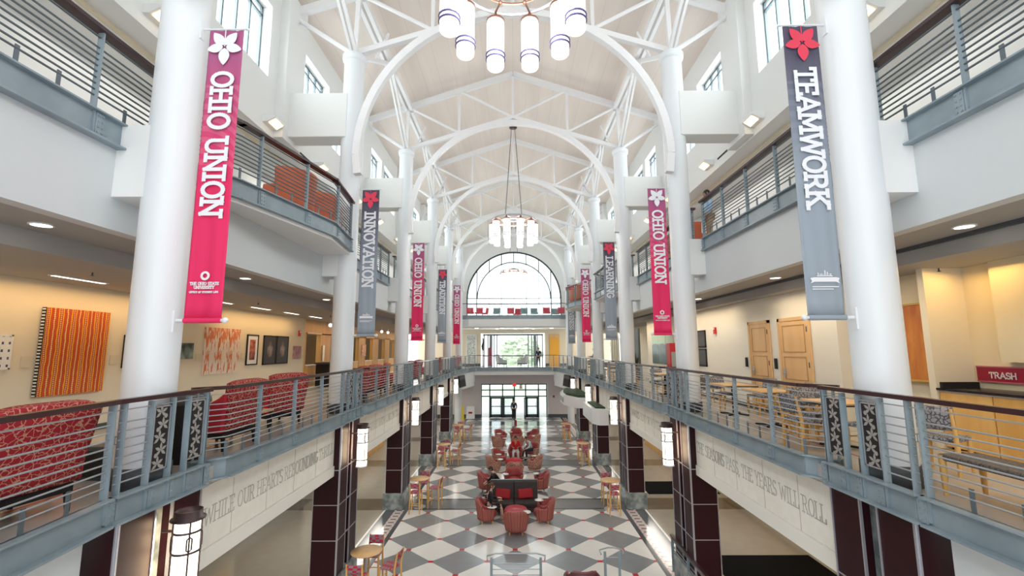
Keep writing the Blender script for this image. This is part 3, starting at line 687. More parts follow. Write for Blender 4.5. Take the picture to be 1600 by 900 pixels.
for (s, k), word in BAN.items():
    y = YK[k]; cx = s*4.02; red = word == 'OHIO UNION'
    col = 'crimson' if red else 'slate grey'
    t = Thing('hanging_banner', '%s banner reading %s on %s column, %s side' % (col, word, ORD[k], SIDE[s]), 'banner', (cx, y, 2.0), 'word banners on the columns')
    yb = y-.05
    def fn(u, v, cx=cx, yb=yb, sd=k*3+s): return (cx-.24+.48*u, yb+.012*math.sin(u*7+sd)*(1-v)+.006*math.sin(u*15+v*3), 2.06+4.05*v)
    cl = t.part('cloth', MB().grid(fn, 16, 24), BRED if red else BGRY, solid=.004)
    # object-space gradient runs from the root at z=2.0
    yf = yb-.028
    h = .27; adv = {'INCLUSIVENESS': 2.55, 'TEAMWORK': 2.0, 'LEARNING': 1.75, 'TRADITION': 1.9, 'INNOVATION': 2.15}.get(word, 2.08)
    mf = lambda u, v, d: (cx-.13+v, yf+.004-d*.004, 5.48-u)
    text_words(t, word, h, .050, mf, LWHITE, width=adv, serif=.30, label='white slab-serif capitals')
    t.part('flower_emblem', flower(cx, 5.85, .25, yf), LWHITE if red else LREDP, label='five-leaf emblem')
    if red:
        small = MB(); ring(small, .045, .03, 0, 360, yf, .004, 20, 2.61, cx); t.part('crest', small, LWHITE)
        for q, hh, ww, zz in [("THE OHIO STATE", .035, .38, 2.49), ("UNIVERSITY", .035, .27, 2.44), ("OFFICE OF STUDENT LIFE", .022, .38, 2.385)]:
            text_words(t, q, hh, hh*.22, (lambda u, v, d: (cx-ww/2+u, yf+.003-d*.003, zz+v)), LWHITE, name='small_print', width=ww, serif=.2)
    else:
        small = MB()
        for (a, b, c, d) in ((-.10, 2.56, .10, 2.575), (-.09, 2.57, -.075, 2.61), (-.05, 2.57, -.035, 2.60), (0, 2.57, .015, 2.64), (.03, 2.57, .045, 2.62), (.07, 2.57, .085, 2.60), (-.09, 2.585, .09, 2.592)): small.box((cx+a, yf, b), (cx+c, yf+.004, d))
        t.part('crest', small, LWHITE)
        small = MB().add([(cx+u, yf, v) for u, v in ((-.19, 2.47), (-.14, 2.49), (.14, 2.49), (.19, 2.47), (.17, 2.50), (.19, 2.54), (.14, 2.55), (-.14, 2.55), (-.19, 2.54), (-.17, 2.50))], [tuple(range(10))])
        t.part('ribbon', small, LWHITE)
        for z in (2.42, 2.39): t.part('small_print', MB().box((cx-.17, yf, z), (cx+.17 if z > 2.4 else cx+.1, yf+.003, z+.012)), LWHITE)
    xin = s*4.38; xf = cx-s*.29
    for z, nm in ((2.03, 'lower_rod'), (6.13, 'upper_rod')):
        rd = t.part(nm, MB().tube([(xin, y-.05, z), (xf, y-.05, z)], .022 if z < 3 else .014, 10), COLW)
        t.part('finial', MB().ball((xf, y-.05, z), .038 if z < 3 else .02, 14, 10), COLW, parent=rd)
        t.part('wall_plate', MB().box((s*4.36, y-.09, z-.15), (s*4.40, y-.01, z+.13)), COLW, parent=rd)
    if not red: t.part('hem_sleeve', MB().tube([(cx-.24, y-.05, 2.03), (cx+.24, y-.05, 2.03)], .035, 12), BGRY)
    else: t.part('hem_sleeve', MB().tube([(cx-.24, y-.05, 2.03), (cx+.24, y-.05, 2.03)], .035, 12), BRED)

# ================================================================== CHANDELIERS
for k, y in ((0, 5.9), (2, 18.9), (4, 31.9)):
    z0 = 6.1; Rc = .90
    t = Thing('chandelier', 'round chandelier of ten glowing glass cylinders, %s from the camera' % {0: 'nearest', 2: 'second', 4: 'farthest'}[k], 'chandelier', (0, y, z0), 'cylinder chandeliers')
    t.part('outer_ring', MB().lathe([(Rc+.02, z0+.98), (Rc+.05, z0+1.0), (Rc+.02, z0+1.03), (Rc-.02, z0+1.0), (Rc+.02, z0+.98)], (0, y, 0), 48), CHROME)
    t.part('inner_ring', MB().lathe([(.62, z0+.93), (.645, z0+.95), (.62, z0+.97), (.60, z0+.95), (.62, z0+.93)], (0, y, 0), 40), COPPER)
    for a in range(10):
        cg = MB(); a_ = R(36*a); cg.ball((.62*math.cos(a_), y+.62*math.sin(a_), z0+.95), .035, 10, 6)
        cg.bar((.62*math.cos(a_), y+.62*math.sin(a_), z0+.95), (Rc*math.cos(a_), y+Rc*math.sin(a_), z0+1.0), .02, .03)
        t.part('spoke', cg, COPPER)
    t.part('central_drum', MB().lathe([(.24, z0+1.0), (.26, z0+1.0), (.26, z0+1.2), (.24, z0+1.2), (.24, z0+1.0)], (0, y, 0), 28), CHROME)
    for a in range(6):
        a_ = R(60*a); t.part('inner_bulb', MB().ball((.42*math.cos(a_), y+.42*math.sin(a_), z0+1.02), .07, 12, 8), LAMP)
    for a in range(10):
        a_ = R(36*a); c = (Rc*math.cos(a_), y+Rc*math.sin(a_), z0)
        L = t.part('lamp_cylinder', MB().lathe([(.139, .14), (.14, .80), (.135, .82)], c, 24), LAMP)
        t.part('frosted_bottom', MB().lathe([(.001, .0), (.12, .0), (.135, .02), (.139, .14)], c, 24), FROST, parent=L)
        t.part('band', MB().lathe([(.141, .15), (.158, .15), (.158, .172), (.141, .172), (.141, .15)], c, 24).lathe([(.141, .225), (.158, .225), (.158, .247), (.141, .247), (.141, .225)], c, 24), BLUEBAND, parent=L)
        t.part('cap', MB().lathe([(.145, .81), (.15, .84), (.05, .90), (.02, 1.0)], c, 20), COPPER, parent=L)
    zt = 11.3
    rods = MB()
    for a in range(4):
        a_ = R(45+90*a); rods.tube([(.1*math.cos(a_), y+.1*math.sin(a_), zt), (.5*math.cos(a_), y+.5*math.sin(a_), z0+1.15)], .009, 6)
    t.part('hanging_rod', rods, DKGREY)
    t.part('canopy', MB().lathe([(.03, zt+.05), (.17, zt+.03), (.17, zt-.02), (.03, zt-.04)], (0, y, 0), 24), BRONZE)
    l = bpy.data.lights.new('chandelier_light', 'POINT'); l.energy = 60 if k == 0 else 220; l.color = (1, .95, .87); l.shadow_soft_size = .5
    lo = bpy.data.objects.new('chandelier_light', l); COL.objects.link(lo); lo.location = (0, y, z0+.3)

# ================================================================== RAILINGS
def railing(name, label, pts, zf, side, group, spacing=1.25, stubs=2, zb=-.2, zt=.1, hr=1.12, leaf=False, bars=9, chan=True, plates=True, barmat=None, postmat=None, hw=.085, br=.0095):
    """pts: plan polyline; zf = gallery floor height; side: direction of atrium (-1 = atrium is at +x)"""
    t = Thing(name, label, 'railing', (pts[0][0], pts[0][1], zf), group)
    P3 = [Vector((p[0], p[1], zf)) for p in pts]
    barmat = barmat or BAR; postmat = postmat or STEEL
    def path(z): return [p+Vector((0, 0, z)) for p in P3]
    def run(mb, z, wd, ht, off=0):
        q = path(z)
        for a, b in zip(q, q[1:]):
            n = (b-a).normalized().cross(Vector((0, 0, 1)))*off
            mb.bar(a+n-(b-a).normalized()*wd*.3, b+n+(b-a).normalized()*wd*.3, wd, ht)
        return mb
    t.part('handrail', run(MB(), hr-.025, hw, .05), HAND, label='dark maroon handrail')
    t.part('upper_bar', run(MB(), hr-.12, .03, .012), barmat)
    z0 = .22
    for i in range(bars):
        if leaf: break
        z = z0+i*(hr-.26-z0)/(bars-1)
        q = path(z); t.part('rail_bar', MB().tube(q, br, 6), barmat)
    # posts
    L = [0]
    for a, b in zip(P3, P3[1:]): L.append(L[-1]+(b-a).length)
    def at(d):
        for i in range(len(L)-1):
            if d <= L[i+1]+1e-6:
                f_ = (d-L[i])/(L[i+1]-L[i]); return P3[i].lerp(P3[i+1], f_), (P3[i+1]-P3[i]).normalized()
        return P3[-1], (P3[-1]-P3[-2]).normalized()
    n = max(1, round((L[-1]-.1)/spacing)); ds = [.05+(L[-1]-.1)*i/n for i in range(n+1)]
    for d in ds:
        p, dr = at(d); nrm = Vector((side, 0, 0)) if abs(dr.y) > .3 else Vector((0, 1, 0))
        po = MB(); ang = math.atan2(dr.y, dr.x); m_ = Matrix.Rotation(ang, 3, 'Z')
        po.cbox(p+Vector((0, 0, (hr-.04+zb+.05)/2)), (.022, .075, hr-.04-zb-.05), m_)
        po_o = t.part('post', po, postmat)
        if plates and chan:
            pl = MB(); c = p+dr*.07-nrm*.0+Vector((0, 0, (zb+zt)/2))
            pl.cbox(c-nrm*.035, (.11, .02, (zt-zb)*.8), m_)
            for i in range(4):
                for j in (-.028, .028):
                    pl.cbox(c-nrm*.05+dr*j+Vector((0, 0, (i-1.5)*(zt-zb)*.2)), (.018, .02, .018), m_)
            t.part('bolt_plate', pl, postmat, parent=po_o)
    if stubs:
        for a, b in zip(ds, ds[1:]):
            for i in range(stubs):
                p, dr = at(a+(b-a)*(i+1)/(stubs+1)); m_ = Matrix.Rotation(math.atan2(dr.y, dr.x), 3, 'Z')
                t.part('stub_picket', MB().cbox(p+Vector((0, 0, zt/1+.11)), (.045, .012, .22), m_), BARD)  # shade on the pickets put into their darker metal
    if chan:
        ch = MB()
        s_ = -side
        for a, b in zip(P3, P3[1:]):
            ch.bar(a+Vector((0, 0, (zb+zt)/2)), b+Vector((0, 0, (zb+zt)/2)), .025, zt-zb)
            ch.bar(a+Vector((s_*.03, 0, zb+.012)), b+Vector((s_*.03, 0, zb+.012)), .14, .024)
            ch.bar(a+Vector((s_*.03, 0, zt-.01)), b+Vector((s_*.03, 0, zt-.01)), .11, .02)
        t.part('channel_beam', ch, STEEL)
    return t
def leafpanel(t, x, ya, yb, z0, z1, s):
    fr = MB()
    xx = x
    fr.box((xx-.012, ya, z0), (xx+.012, ya+.018, z1)); fr.box((xx-.012, yb-.018, z0), (xx+.012, yb, z1)); fr.box((xx-.012, ya, z0), (xx+.012, yb, z0+.018)); fr.box((xx-.012, ya, z1-.018), (xx+.012, yb, z1))
    f = t.part('leaf_panel_frame', fr, CHROME)
    t.part('panel_back', MB().box((xx-.004, ya+.018, z0+.018), (xx+.004, yb-.018, z1-.018)), BLACK, parent=f)
    lv = MB(); n = 5; cy = (ya+yb)/2
    for i in range(n):
        cz = z0+(z1-z0)*(i+.5)/n; r = (z1-z0)/n*.62
        cyy = cy+(.02 if i % 2 else -.02)
        for a in (90, 25, 155, -35, 215):
            ca, sa = math.cos(R(a)), math.sin(R(a)); poly = []
            for q, wv in ((0, 0), (.35, .17), (.6, .20), (.85, .1), (1.05, 0), (.85, -.1), (.6, -.20), (.35, -.17)):
                poly.append((cyy+r*(q*ca-wv*sa), cz+r*(q*sa+wv*ca)))
            poly = [(max(ya+.02, min(yb-.02, u)), v) for u, v in poly]
            for e in (-.008, .008): lv.add([(xx+e, u, v) for u, v in poly], [tuple(range(8))])
        for e in (-.009, .009):
            b_ = (cyy+(.075 if i % 2 == 0 else -.075), cz-r*.55)
            lv.add([(xx+e, b_[0]+.028*math.cos(j*PI/4), b_[1]+.028*math.sin(j*PI/4)) for j in range(8)], [tuple(range(8))])
    t.part('leaf_ornament', lv, mat('pewter', (.45, .43, .42), .4, .4), parent=f)
for s in (-1, 1):
    for k in range(5):
        y = YK[k]; x = s*4.31
        t = railing('balcony_railing', 'railing section with leaf panels in front of the %s %s column' % (ORD[k], SIDE[s]),
                    [(x, y-.82), (x, y+.64)], 0, s, 'railings at the columns', spacing=5, stubs=0, leaf=True, plates=False)
        for yy in (y-.38, y-.04, y+.24, y+.60):
            po = t.part('post', MB().cbox((x, yy, .43), (.075, .025, 1.25)), STEEL)
            pl = MB().cbox((x-s*.03, yy+.075, -.05), (.02, .1, .24))
            for i in range(4):
                for j in (-.026, .026): pl.cbox((x-s*.045, yy+.075+j, -.05+(i-1.5)*.06), (.02, .016, .016))
            t.part('bolt_plate', pl, STEEL, parent=po)
        leafpanel(t, x, y-.34, y-.07, .22, .98, s); leafpanel(t, x, y+.27, y+.56, .22, .98, s)
        for i in range(8): z = .22+i*.092; t.part('rail_bar', MB().tube([(x, y-.82, z), (x, y-.38, z)], .0095, 6), BAR)
    for k in range(-1, 4):
        ya = YK[k]+.71 if k >= 0 else 2.2; yb = YK[k+1]-.87
        if k < 0:
            pts = [(s*(3.95 if s < 0 else 4.31), 2.2), (s*4.16 if s < 0 else s*4.31, 3.8), (s*4.31, yb)] if s < 0 else [(4.31, 2.2), (4.31, yb)]
            nm = 'nearest to the camera on the %s of the lower gallery' % SIDE[s]
        else:
            pts = [(s*4.58, ya), (s*4.27, ya+.36), (s*4.27, yb)]
            nm = 'lower gallery %s side, between %s and %s columns' % (SIDE[s], ORD[k], ORD[k+1])
        railing('balcony_railing', 'steel bar railing, ' + nm, pts, 0, s, 'lower gallery railings', stubs=2 if k < 2 else 0)
    railing('balcony_railing', 'steel bar balcony railing bending towards the bridge, %s side' % SIDE[s],
            [(s*4.27, YK[4]+.71), (s*4.27, 33.8), (s*3.6, 38.6), (s*3.3, 39.05)], 0, s, 'lower gallery railings', stubs=0, plates=False)
railing('bridge_railing', 'steel railing along the far bridge on the lower gallery level', [(-3.2, 39.15), (3.2, 39.15)], 0, 1, None, stubs=0, plates=False, bars=6)
# level 3
Z3 = 4.56
for s in (-1, 1):
    spec = []
    if s < 0:
        spec = [([(-5.17, 1.2), (-5.17, 6.6)], 'nearest, left of the first column'),
                ([(-5.15, 6.75), (-4.8, 7.6), (-4.45, 9.2), (-4.22, 10.3), (-4.42, 12.0)], 'bulging out beside the first two columns on the left'),
                ([(-5.17, 12.75), (-5.17, 18.5)], 'upper left gallery, second bay'), ([(-5.17, 19.3), (-5.17, 25.0)], 'upper left gallery, third bay'),
                ([(-5.17, 25.8), (-5.17, 31.5)], 'upper left gallery, fourth bay'), ([(-5.17, 32.3), (-5.17, 40.0)], 'upper left gallery, last bay')]
    else:
        spec = [([(5.17, 1.2), (5.17, 6.1)], 'nearest, right of the first column'), ([(5.17, 6.2), (5.17, 12.1)], 'upper right gallery, beside the LEARNING side first bay'),
                ([(5.17, 12.75), (5.17, 18.6)], 'upper right gallery, second bay'),
                ([(5.15, 19.3), (4.75, 20.5), (4.45, 22), (4.4, 24.4), (5.1, 25.2)], 'bulging out over the third right bay'),
                ([(5.15, 25.8), (4.5, 26.6), (3.8, 28.3), (3.5, 29.8), (3.65, 31.0), (4.9, 31.5)], 'bulging out over the fourth right bay'), ([(5.17, 32.3), (5.17, 40.0)], 'upper right gallery, last bay')]
    for pts, nm in spec:
        nm = nm.replace('beside the LEARNING side first bay', 'first bay beyond the nearest column')
        railing('upper_railing', 'steel bar railing, upper level, ' + nm, pts, Z3, s, 'upper gallery railings', zb=-.31, zt=.04, hr=1.1, hw=.15, barmat=BARD, br=.0125, stubs=2 if pts[0][1] < 14 else 0, plates=pts[0][1] < 20)
        if len(pts) > 3:
            poly = pts+[(s*5.3, pts[-1][1]), (s*5.3, pts[0][1])]
            struct('floor', MB().prism(poly if s < 0 else poly[::-1], 4.18, 4.55), WHITE)
railing('upper_railing', 'steel railing of the far upper lounge under the arched window', [(-5.1, 40.45), (-4.2, 40.1), (4.2, 40.1), (5.1, 40.45)], Z3, 1, None, zb=-.31, zt=.04, hr=1.1, stubs=0, plates=False, bars=6)

# ================================================================== GALLERY CEILING FIXTURES
for s in (-1, 1):
    for i in range(9):
        y = (5.44 if s < 0 else 5.76)+i*4.3
        t = Thing('downlight', 'round recessed downlight, number %d from the camera in the %s soffit' % (i+1, SIDE[s]), 'light', (s*5.84, y, 3.2), 'downlights in the gallery soffits')
        t.part('trim_ring', MB().lathe([(.10, 3.185), (.125, 3.185), (.125, 3.2), (.10, 3.2), (.10, 3.185)], (s*5.84, y, 0), 20), WTOP)
        t.part('lens', MB().lathe([(.001, 3.19), (.10, 3.188), (.10, 3.2)], (s*5.84, y, 0), 20), DOWN)
for i in range(7):
    y = 6.2+i*2.0
    t = Thing('slot_light', 'long thin ceiling slot light beside the left wall, %s one' % ['nearest', 'second', 'third', 'fourth', 'fifth', 'sixth', 'seventh'][i], 'light', (-7.95, y, 2.95), 'slot lights over the left gallery wall')
    t.part('housing', MB().box((-8.02, y-.52, 2.935), (-7.88, y+.52, 2.95)), WTOP); t.part('diffuser', MB().box((-7.98, y-.5, 2.93), (-7.92, y+.5, 2.936)), SLOT)
for i in range(7):
    for s in (-1, 1):
        y = 7.5+i*5
        t = Thing('sprinkler', 'small dark ceiling sprinkler, %s gallery, number %d from the camera' % (SIDE[s], i+1), 'sprinkler', (s*7.08, y, 2.95), 'sprinklers')
        t.part('stem', MB().tube([(s*7.08, y, 2.95), (s*7.08, y, 2.9)], .012, 8), DKGREY); t.part('deflector', MB().lathe([(.005, 2.9), (.03, 2.9), (.03, 2.895), (.005, 2.89)], (s*7.08, y, 0), 12), DKGREY)
for s in (-1, 1):
    for i, y in enumerate((7.6, 11.5, 14.55, 18.0, 21.1, 24.5, 27.6, 31, 34.1)):
        x = s*6.6
        t = Thing('wall_uplight', 'white wedge wall light under the clerestory, %s wall, number %d from the camera' % (SIDE[s], i+1), 'light', (x, y, 7.66), 'wedge lights on the clerestory walls')
        t.part('shade', MB().prism([(x, 7.62), (x, 7.80), (x-s*.34, 7.80), (x-s*.34, 7.74), (x-s*.12, 7.62)][::-s], y-.26, y+.26, 'y'), WTOP)
        t.part('glowing_slot', MB().prism([(x-s*.14, 7.615), (x-s*.32, 7.725), (x-s*.32, 7.715), (x-s*.14, 7.605)][::s], y-.2, y+.2, 'y'), mat('warm_slot', (1, .8, .5), .4, emit=(1, .75, .42), es=1.1))
        if i < 7 and i % 2 == 1:
            tag(MB().box((x-s*.02, y+1.5, 7.66), (x, y+2.5, 7.71)).build('air_slot', BLACK), 'thin black air slot on the clerestory wall, %s, beyond light number %d' % (SIDE[s], i+1), 'vent', 'air slots')

# ================================================================== WALL ART
def framed(name, label, cat, x, y0, y1, z0, z1, side, frame, inner, mw=.035, mat_w=0, group=None, depth=.04):
    """picture on a wall at x; side=+1 if the wall is on the left (picture faces +x)"""
    t = Thing(name, label, cat, (x, (y0+y1)/2, z0), group)
    xa, xb = x, x+side*depth
    if frame:
        mb = MB()
        mb.box((xa, y0, z0), (xb, y0+mw, z1)); mb.box((xa, y1-mw, z0), (xb, y1, z1)); mb.box((xa, y0, z0), (xb, y1, z0+mw)); mb.box((xa, y0, z1-mw), (xb, y1, z1)); t.part('frame', mb, frame)
    else: mw = 0
    if mat_w:
        t.part('mat_board', MB().box((xa, y0+mw, z0+mw), (x+side*depth*.6, y1-mw, z1-mw)), WTOP); mw += mat_w
        t.part('picture', MB().box((x+side*depth*.6, y0+mw, z0+mw), (x+side*depth*.7, y1-mw, z1-mw)), inner)
    else: t.part('picture', MB().box((xa, y0+mw, z0+mw), (x+side*depth*.85, y1-mw, z1-mw)), inner)
    return t
def tex_fn(t, x, y, z, tc):
    wv = noise(t, tc, 6, 2); a = ((y+wv*.05)/.042)
    f1 = (a.mod(2) < 1); dd = ((z+(a.floor()*.37))/.038).mod(1)
    c = nmix(t, f1, (.66, .06, .01), (.84, .33, .015)); c = nmix(t, (a.mod(1)-.5).abs()*1+dd*.35 > .56, c, (.10, .025, .006))
    c = nmix(t, ((a.mod(3)-.5).abs() < .25)*(dd < .55), c, (.70, .52, .42))
    return c
ORART = mat('orange_beaded_art', (.8, .3, .03), .7, fn=tex_fn)
t = framed('textile_panel', 'large orange and red textured wall panel of beaded vertical stripes', 'artwork', -8.8, 8.42, 9.78, .81, 2.46, 1, None, ORART, depth=.09)
t.part('edge_strip', MB().box((-8.79, 8.405, .81), (-8.715, 8.42, 2.46)), BLACK)
bk = MB()
for i in range(28): z = .82+i*.059; bk.box((-8.78, 8.398, z), (-8.72, 8.41, z+.026))
t.part('edge_beading', bk, WTOP, label='black and white edge')
def dotfn(t, x, y, z, tc):
    return nmix(t, (((y/.11).mod(1)-.5).abs() < .16)*(((z/.13).mod(1)-.5).abs() < .17), (.85, .85, .84), (.07, .09, .14))
framed('picture_frame', 'white picture with rows of small dark marks at the left edge of view', 'picture', -8.8, 7.1, 7.96, 1.33, 1.93, 1, WTOP, mat('dotted_print', (.8, .8, .8), .5, fn=dotfn), .03)
framed('picture_frame', 'dark framed picture half hidden behind the nearest left column', 'picture', -8.8, 10.26, 10.9, 1.26, 2.0, 1, BLACK, mat('pale_print', (.75, .74, .72), .5))
framed('picture_frame', 'small dark green unframed painting right of the nearest left column', 'picture', -8.8, 11.95, 12.5, 1.42, 1.84, 1, None, mat('green_painting', (.1, .16, .14), .5, fn=noisy((.02, .04, .04), (.30, .42, .38), 4)))
def dripfn(t, x, y, z, tc):
    n = noise(t, tc, 9, 5, (1, 1.6, .35)); u = (y/.5).abs()
    m = (n+(z-.7)*.13) > .53
    return nmix(t, m, (.78, .70, .62), (.66, .20, .08))
DRIP = mat('rust_drip_painting', (.8, .6, .5), .6, fn=dripfn)
for i, (a, b) in enumerate(((12.93, 13.55), (13.57, 14.02), (14.04, 14.6))):
    framed('painting', 'unframed cream canvas streaked with rust red, %s of three side by side' % ['leftmost', 'middle', 'rightmost'][i], 'painting', -8.8, a, b, .95, 2.3, 1, None, DRIP, group='rust streaked canvases')
framed('picture_frame', 'black framed picture with white mat and dark red print', 'picture', -8.8, 15.0, 15.66, 1.15, 2.16, 1, BLACK, mat('red_violet_print', (.4, .08, .06), .5, fn=noisy((.10, .02, .05), (.72, .20, .08), 7)), .04, .13)
def portrait(seed):
    def f(t, x, y, z, tc):
        n = noise(t, tc, 5, 5)
        d = ((y*y)*9+(z-.55)*(z-.55)*4.2); m = ((d*-1.3-n*1.3)+1.05).mx(0).mn(1)
        return nmix(t, m, (.04, .037, .042), (.75, .58, .50))
    return mat('dark_portrait_print_%d' % seed, (.1, .1, .1), .5, fn=f)
for i, (a, b) in enumerate(((16.0, 16.85), (16.87, 17.75))):
    framed('portrait_print', 'black framed dark print with a pale smoky form, %s of the pair' % ['left', 'right'][i], 'picture', -8.8, a, b, 1.13, 2.16, 1, BLACK, portrait(i), .05, group='pair of dark prints')
framed('picture_frame', 'small mauve square picture near the end of the left wall', 'picture', -8.8, 18.2, 18.85, 1.3, 1.8, 1, None, mat('mauve_print', (.42, .22, .25), .6, fn=noisy((.30, .14, .17), (.50, .30, .32), 6)))
t = Thing('fire_alarm', 'small red fire alarm near the end of the left wall', 'alarm', (-8.8, 18.6, 2.2)); t.part('housing', MB().box((-8.8, 18.55, 2.2), (-8.74, 18.68, 2.42)), mat('alarm_red', (.6, .02, .02), .4)); t.part('strobe', MB().box((-8.74, 18.58, 2.33), (-8.72, 18.65, 2.4)), WTOP)
for i, (y, nm) in enumerate(((8.15, 'left of the orange textured panel'), (9.95, 'right of the orange textured panel'), (12.65, 'beside the small green painting'), (14.75, 'beside the rust streaked canvases'))):
    tag(MB().box((-8.8, y, 1.35), (-8.785, y+.2, 1.55)).build('wall_label', mat('label_card', (.68, .62, .48), .6), bevel=.003), 'small pale caption card, ' + nm, 'label', 'caption cards')
# counter recess fittings along the left service wall
for i, (a, b) in enumerate(recess):
    t = Thing('service_counter', 'honey wood counter front with pale top in service opening %d on the far left' % (i+1), 'counter', (-9.3, a, 0), 'service openings on the far left')
    t.part('counter_front', MB().box((-9.42, a+.02, 0), (-9.21, b-.02, .93)), MAPLE); t.part('counter_top', MB().box((-9.5, a+.02, .93), (-9.18, b-.02, .97)), WTOP); t.part('lintel_strip', MB().box((-9.19, a, 2.36), (-9.15, b, 2.42)), mat('pale_trim', (.6, .5, .42), .5))
tag(MB().box((-9.19, 21.9, 1.1), (-9.15, 22.1, 1.85)).build('wall_phone_panel', WTOP, bevel=.01), 'tall narrow white wall panel between two service openings', 'panel')
tag(MB().box((-9.19, 27.6, 1.25), (-9.16, 28.3, 1.95)).build('notice_poster', mat('pink_poster', (.75, .45, .38), .6, fn=noisy((.8, .7, .6), (.7, .25, .22), 8))), 'pink and white notice poster on the honey wood wall', 'poster')
for i, y in enumerate((19.8, 20.2, 20.6, 23.5, 25.2, 27.2, 28.9)):
    t = Thing('pendant_lamp', 'small white globe lamp under the far left gallery ceiling, number %d' % (i+1), 'lamp', (-8.0, y, 2.7), 'globe lamps by the service wall')
    t.part('globe', MB().ball((-8.0+.1*(i % 2), y, 2.70), .085, 12, 8), LAMP); t.part('stem', MB().tube([(-8.0+.1*(i % 2), y, 2.95), (-8.0+.1*(i % 2), y, 2.76)], .01, 6), WTOP)
# right wall
WOODART = mat('orange_wood_art', (.55, .2, .05), .4, fn=noisy((.62, .24, .05), (.42, .12, .03), 5, 4, (1, 1, .3)))
framed('wood_panel_art', 'tall orange brown wooden wall panel with yellow edge beside the nearest right column', 'artwork', 7.2, 7.9, 8.75, 1.05, 2.42, -1, mat('gold_edge', (.55, .36, .08), .4), WOODART, .03, depth=.12)
for i, (z0, z1) in enumerate(((1.02, 1.62), (1.66, 2.26))):
    framed('wall_screen', 'black wall frame, %s of two stacked beyond the second right column' % ['lower', 'upper'][i], 'frame', 6.6, 15.75, 16.75, z0, z1, -1, BLACK, mat('charcoal_sheet', (.035, .035, .035), .3), .05, group='stacked black frames')
def photofn(t, x, y, z, tc):
    n = noise(t, tc, 3.5, 5); c = nmix(t, n, (.02, .04, .05), (.20, .30, .28)); return nmix(t, (z+n*.5) > 1.15, c, (.45, .58, .42))
for i in range(3):
    a = 18.95+i*.98
    framed('photo_panel', 'dark landscape photo panel, %s of three on the right wall' % ['nearest', 'middle', 'farthest'][i], 'picture', 6.6, a, a+.95, .95, 2.25, -1, None, mat('landscape_photo', (.1, .1, .1), .3, fn=photofn), group='triple landscape panels')
t = Thing('vending_machine', 'red and grey vending machine standing against the right wall', 'machine', (6.25, 17.9, 0))
t.part('cabinet', MB().box((6.2, 18.3, 0), (6.58, 18.75, 1.85)), mat('machine_red', (.55, .02, .03), .35), bevel=.02); t.part('front_panel', MB().box((6.25, 18.28, .35), (6.53, 18.3, 1.5)), mat('machine_grey', (.35, .38, .37), .3))
for i, y in enumerate((11.55, 13.0, 12.98)):
    if i < 2: tag(MB().box((6.55, y, 1.12), (6.59, y+.09, 1.38)).build('card_reader', BLACK, bevel=.008), 'small black card reader beside the %s maple door' % ['nearer', 'farther'][i], 'reader', 'card readers')
t = Thing('fire_alarm', 'small red fire alarm on the right wall beyond the maple doors', 'alarm', (6.6, 14.9, 2.1)); t.part('housing', MB().box((6.54, 14.9, 2.1), (6.6, 15.02, 2.32)), mat('alarm_red2', (.6, .02, .02), .4)); t.part('strobe', MB().box((6.52, 14.92, 2.24), (6.54, 15.0, 2.3)), WTOP)
# recycling alcove
t = Thing('recycling_counter', 'long maple cabinet with black worktop in the right alcove', 'cabinet', (6.9, 4.8, 0))
for i in range(3):
    y1 = 7.48-i*.82; t.part('cabinet_door', MB().box((6.82, y1-.80, .1), (6.86, y1, .94)), MAPLE, bevel=.004)
t.part('carcass', MB().box((6.86, 5.02, .1), (7.44, 7.49, .94)), MAPLE2); t.part('plinth', MB().box((6.92, 5.02, 0), (7.4, 7.49, .1)), BLACK)
t.part('metal_edge', MB().box((6.80, 5.02, .94), (6.83, 7.49, .965)), CHROME)
t.part('worktop', MB().box((6.78, 5.02, .965), (7.44, 7.49, 1.0)), mat('black_worktop', (.012, .012, .014), .25)); t.part('backsplash', MB().box((6.85, 7.44, 1.0), (7.44, 7.49, 1.09)), BLACK)
t = Thing('recycling_sign', 'dark red strip sign reading TRASH behind the black worktop', 'sign', (8.15, 6.2, 1.1))
t.part('sign_board', MB().box((7.41, 5.02, 1.12), (7.45, 7.43, 1.33)), mat('sign_crimson', (.30, .005, .03), .4)); t.part('border', MB().box((7.40, 5.02, 1.10), (7.45, 7.43, 1.12)).box((7.40, 5.02, 1.33), (7.45, 7.43, 1.35)), mat('sign_rose', (.45, .12, .17), .4))
SIGNW = mat('sign_white', (.7, .62, .62), .5)
t.part('lettering', text_mb('TRASH', .085, .015, lambda u, v, d: (7.405-d*.003, 7.24-u, 1.17+v), width=.40, serif=.01), SIGNW); t.part('lettering', text_mb('MIXED', .09, .018, lambda u, v, d: (7.405-d*.003, 6.66-u, 1.18+v), width=.34, serif=.01), SIGNW)
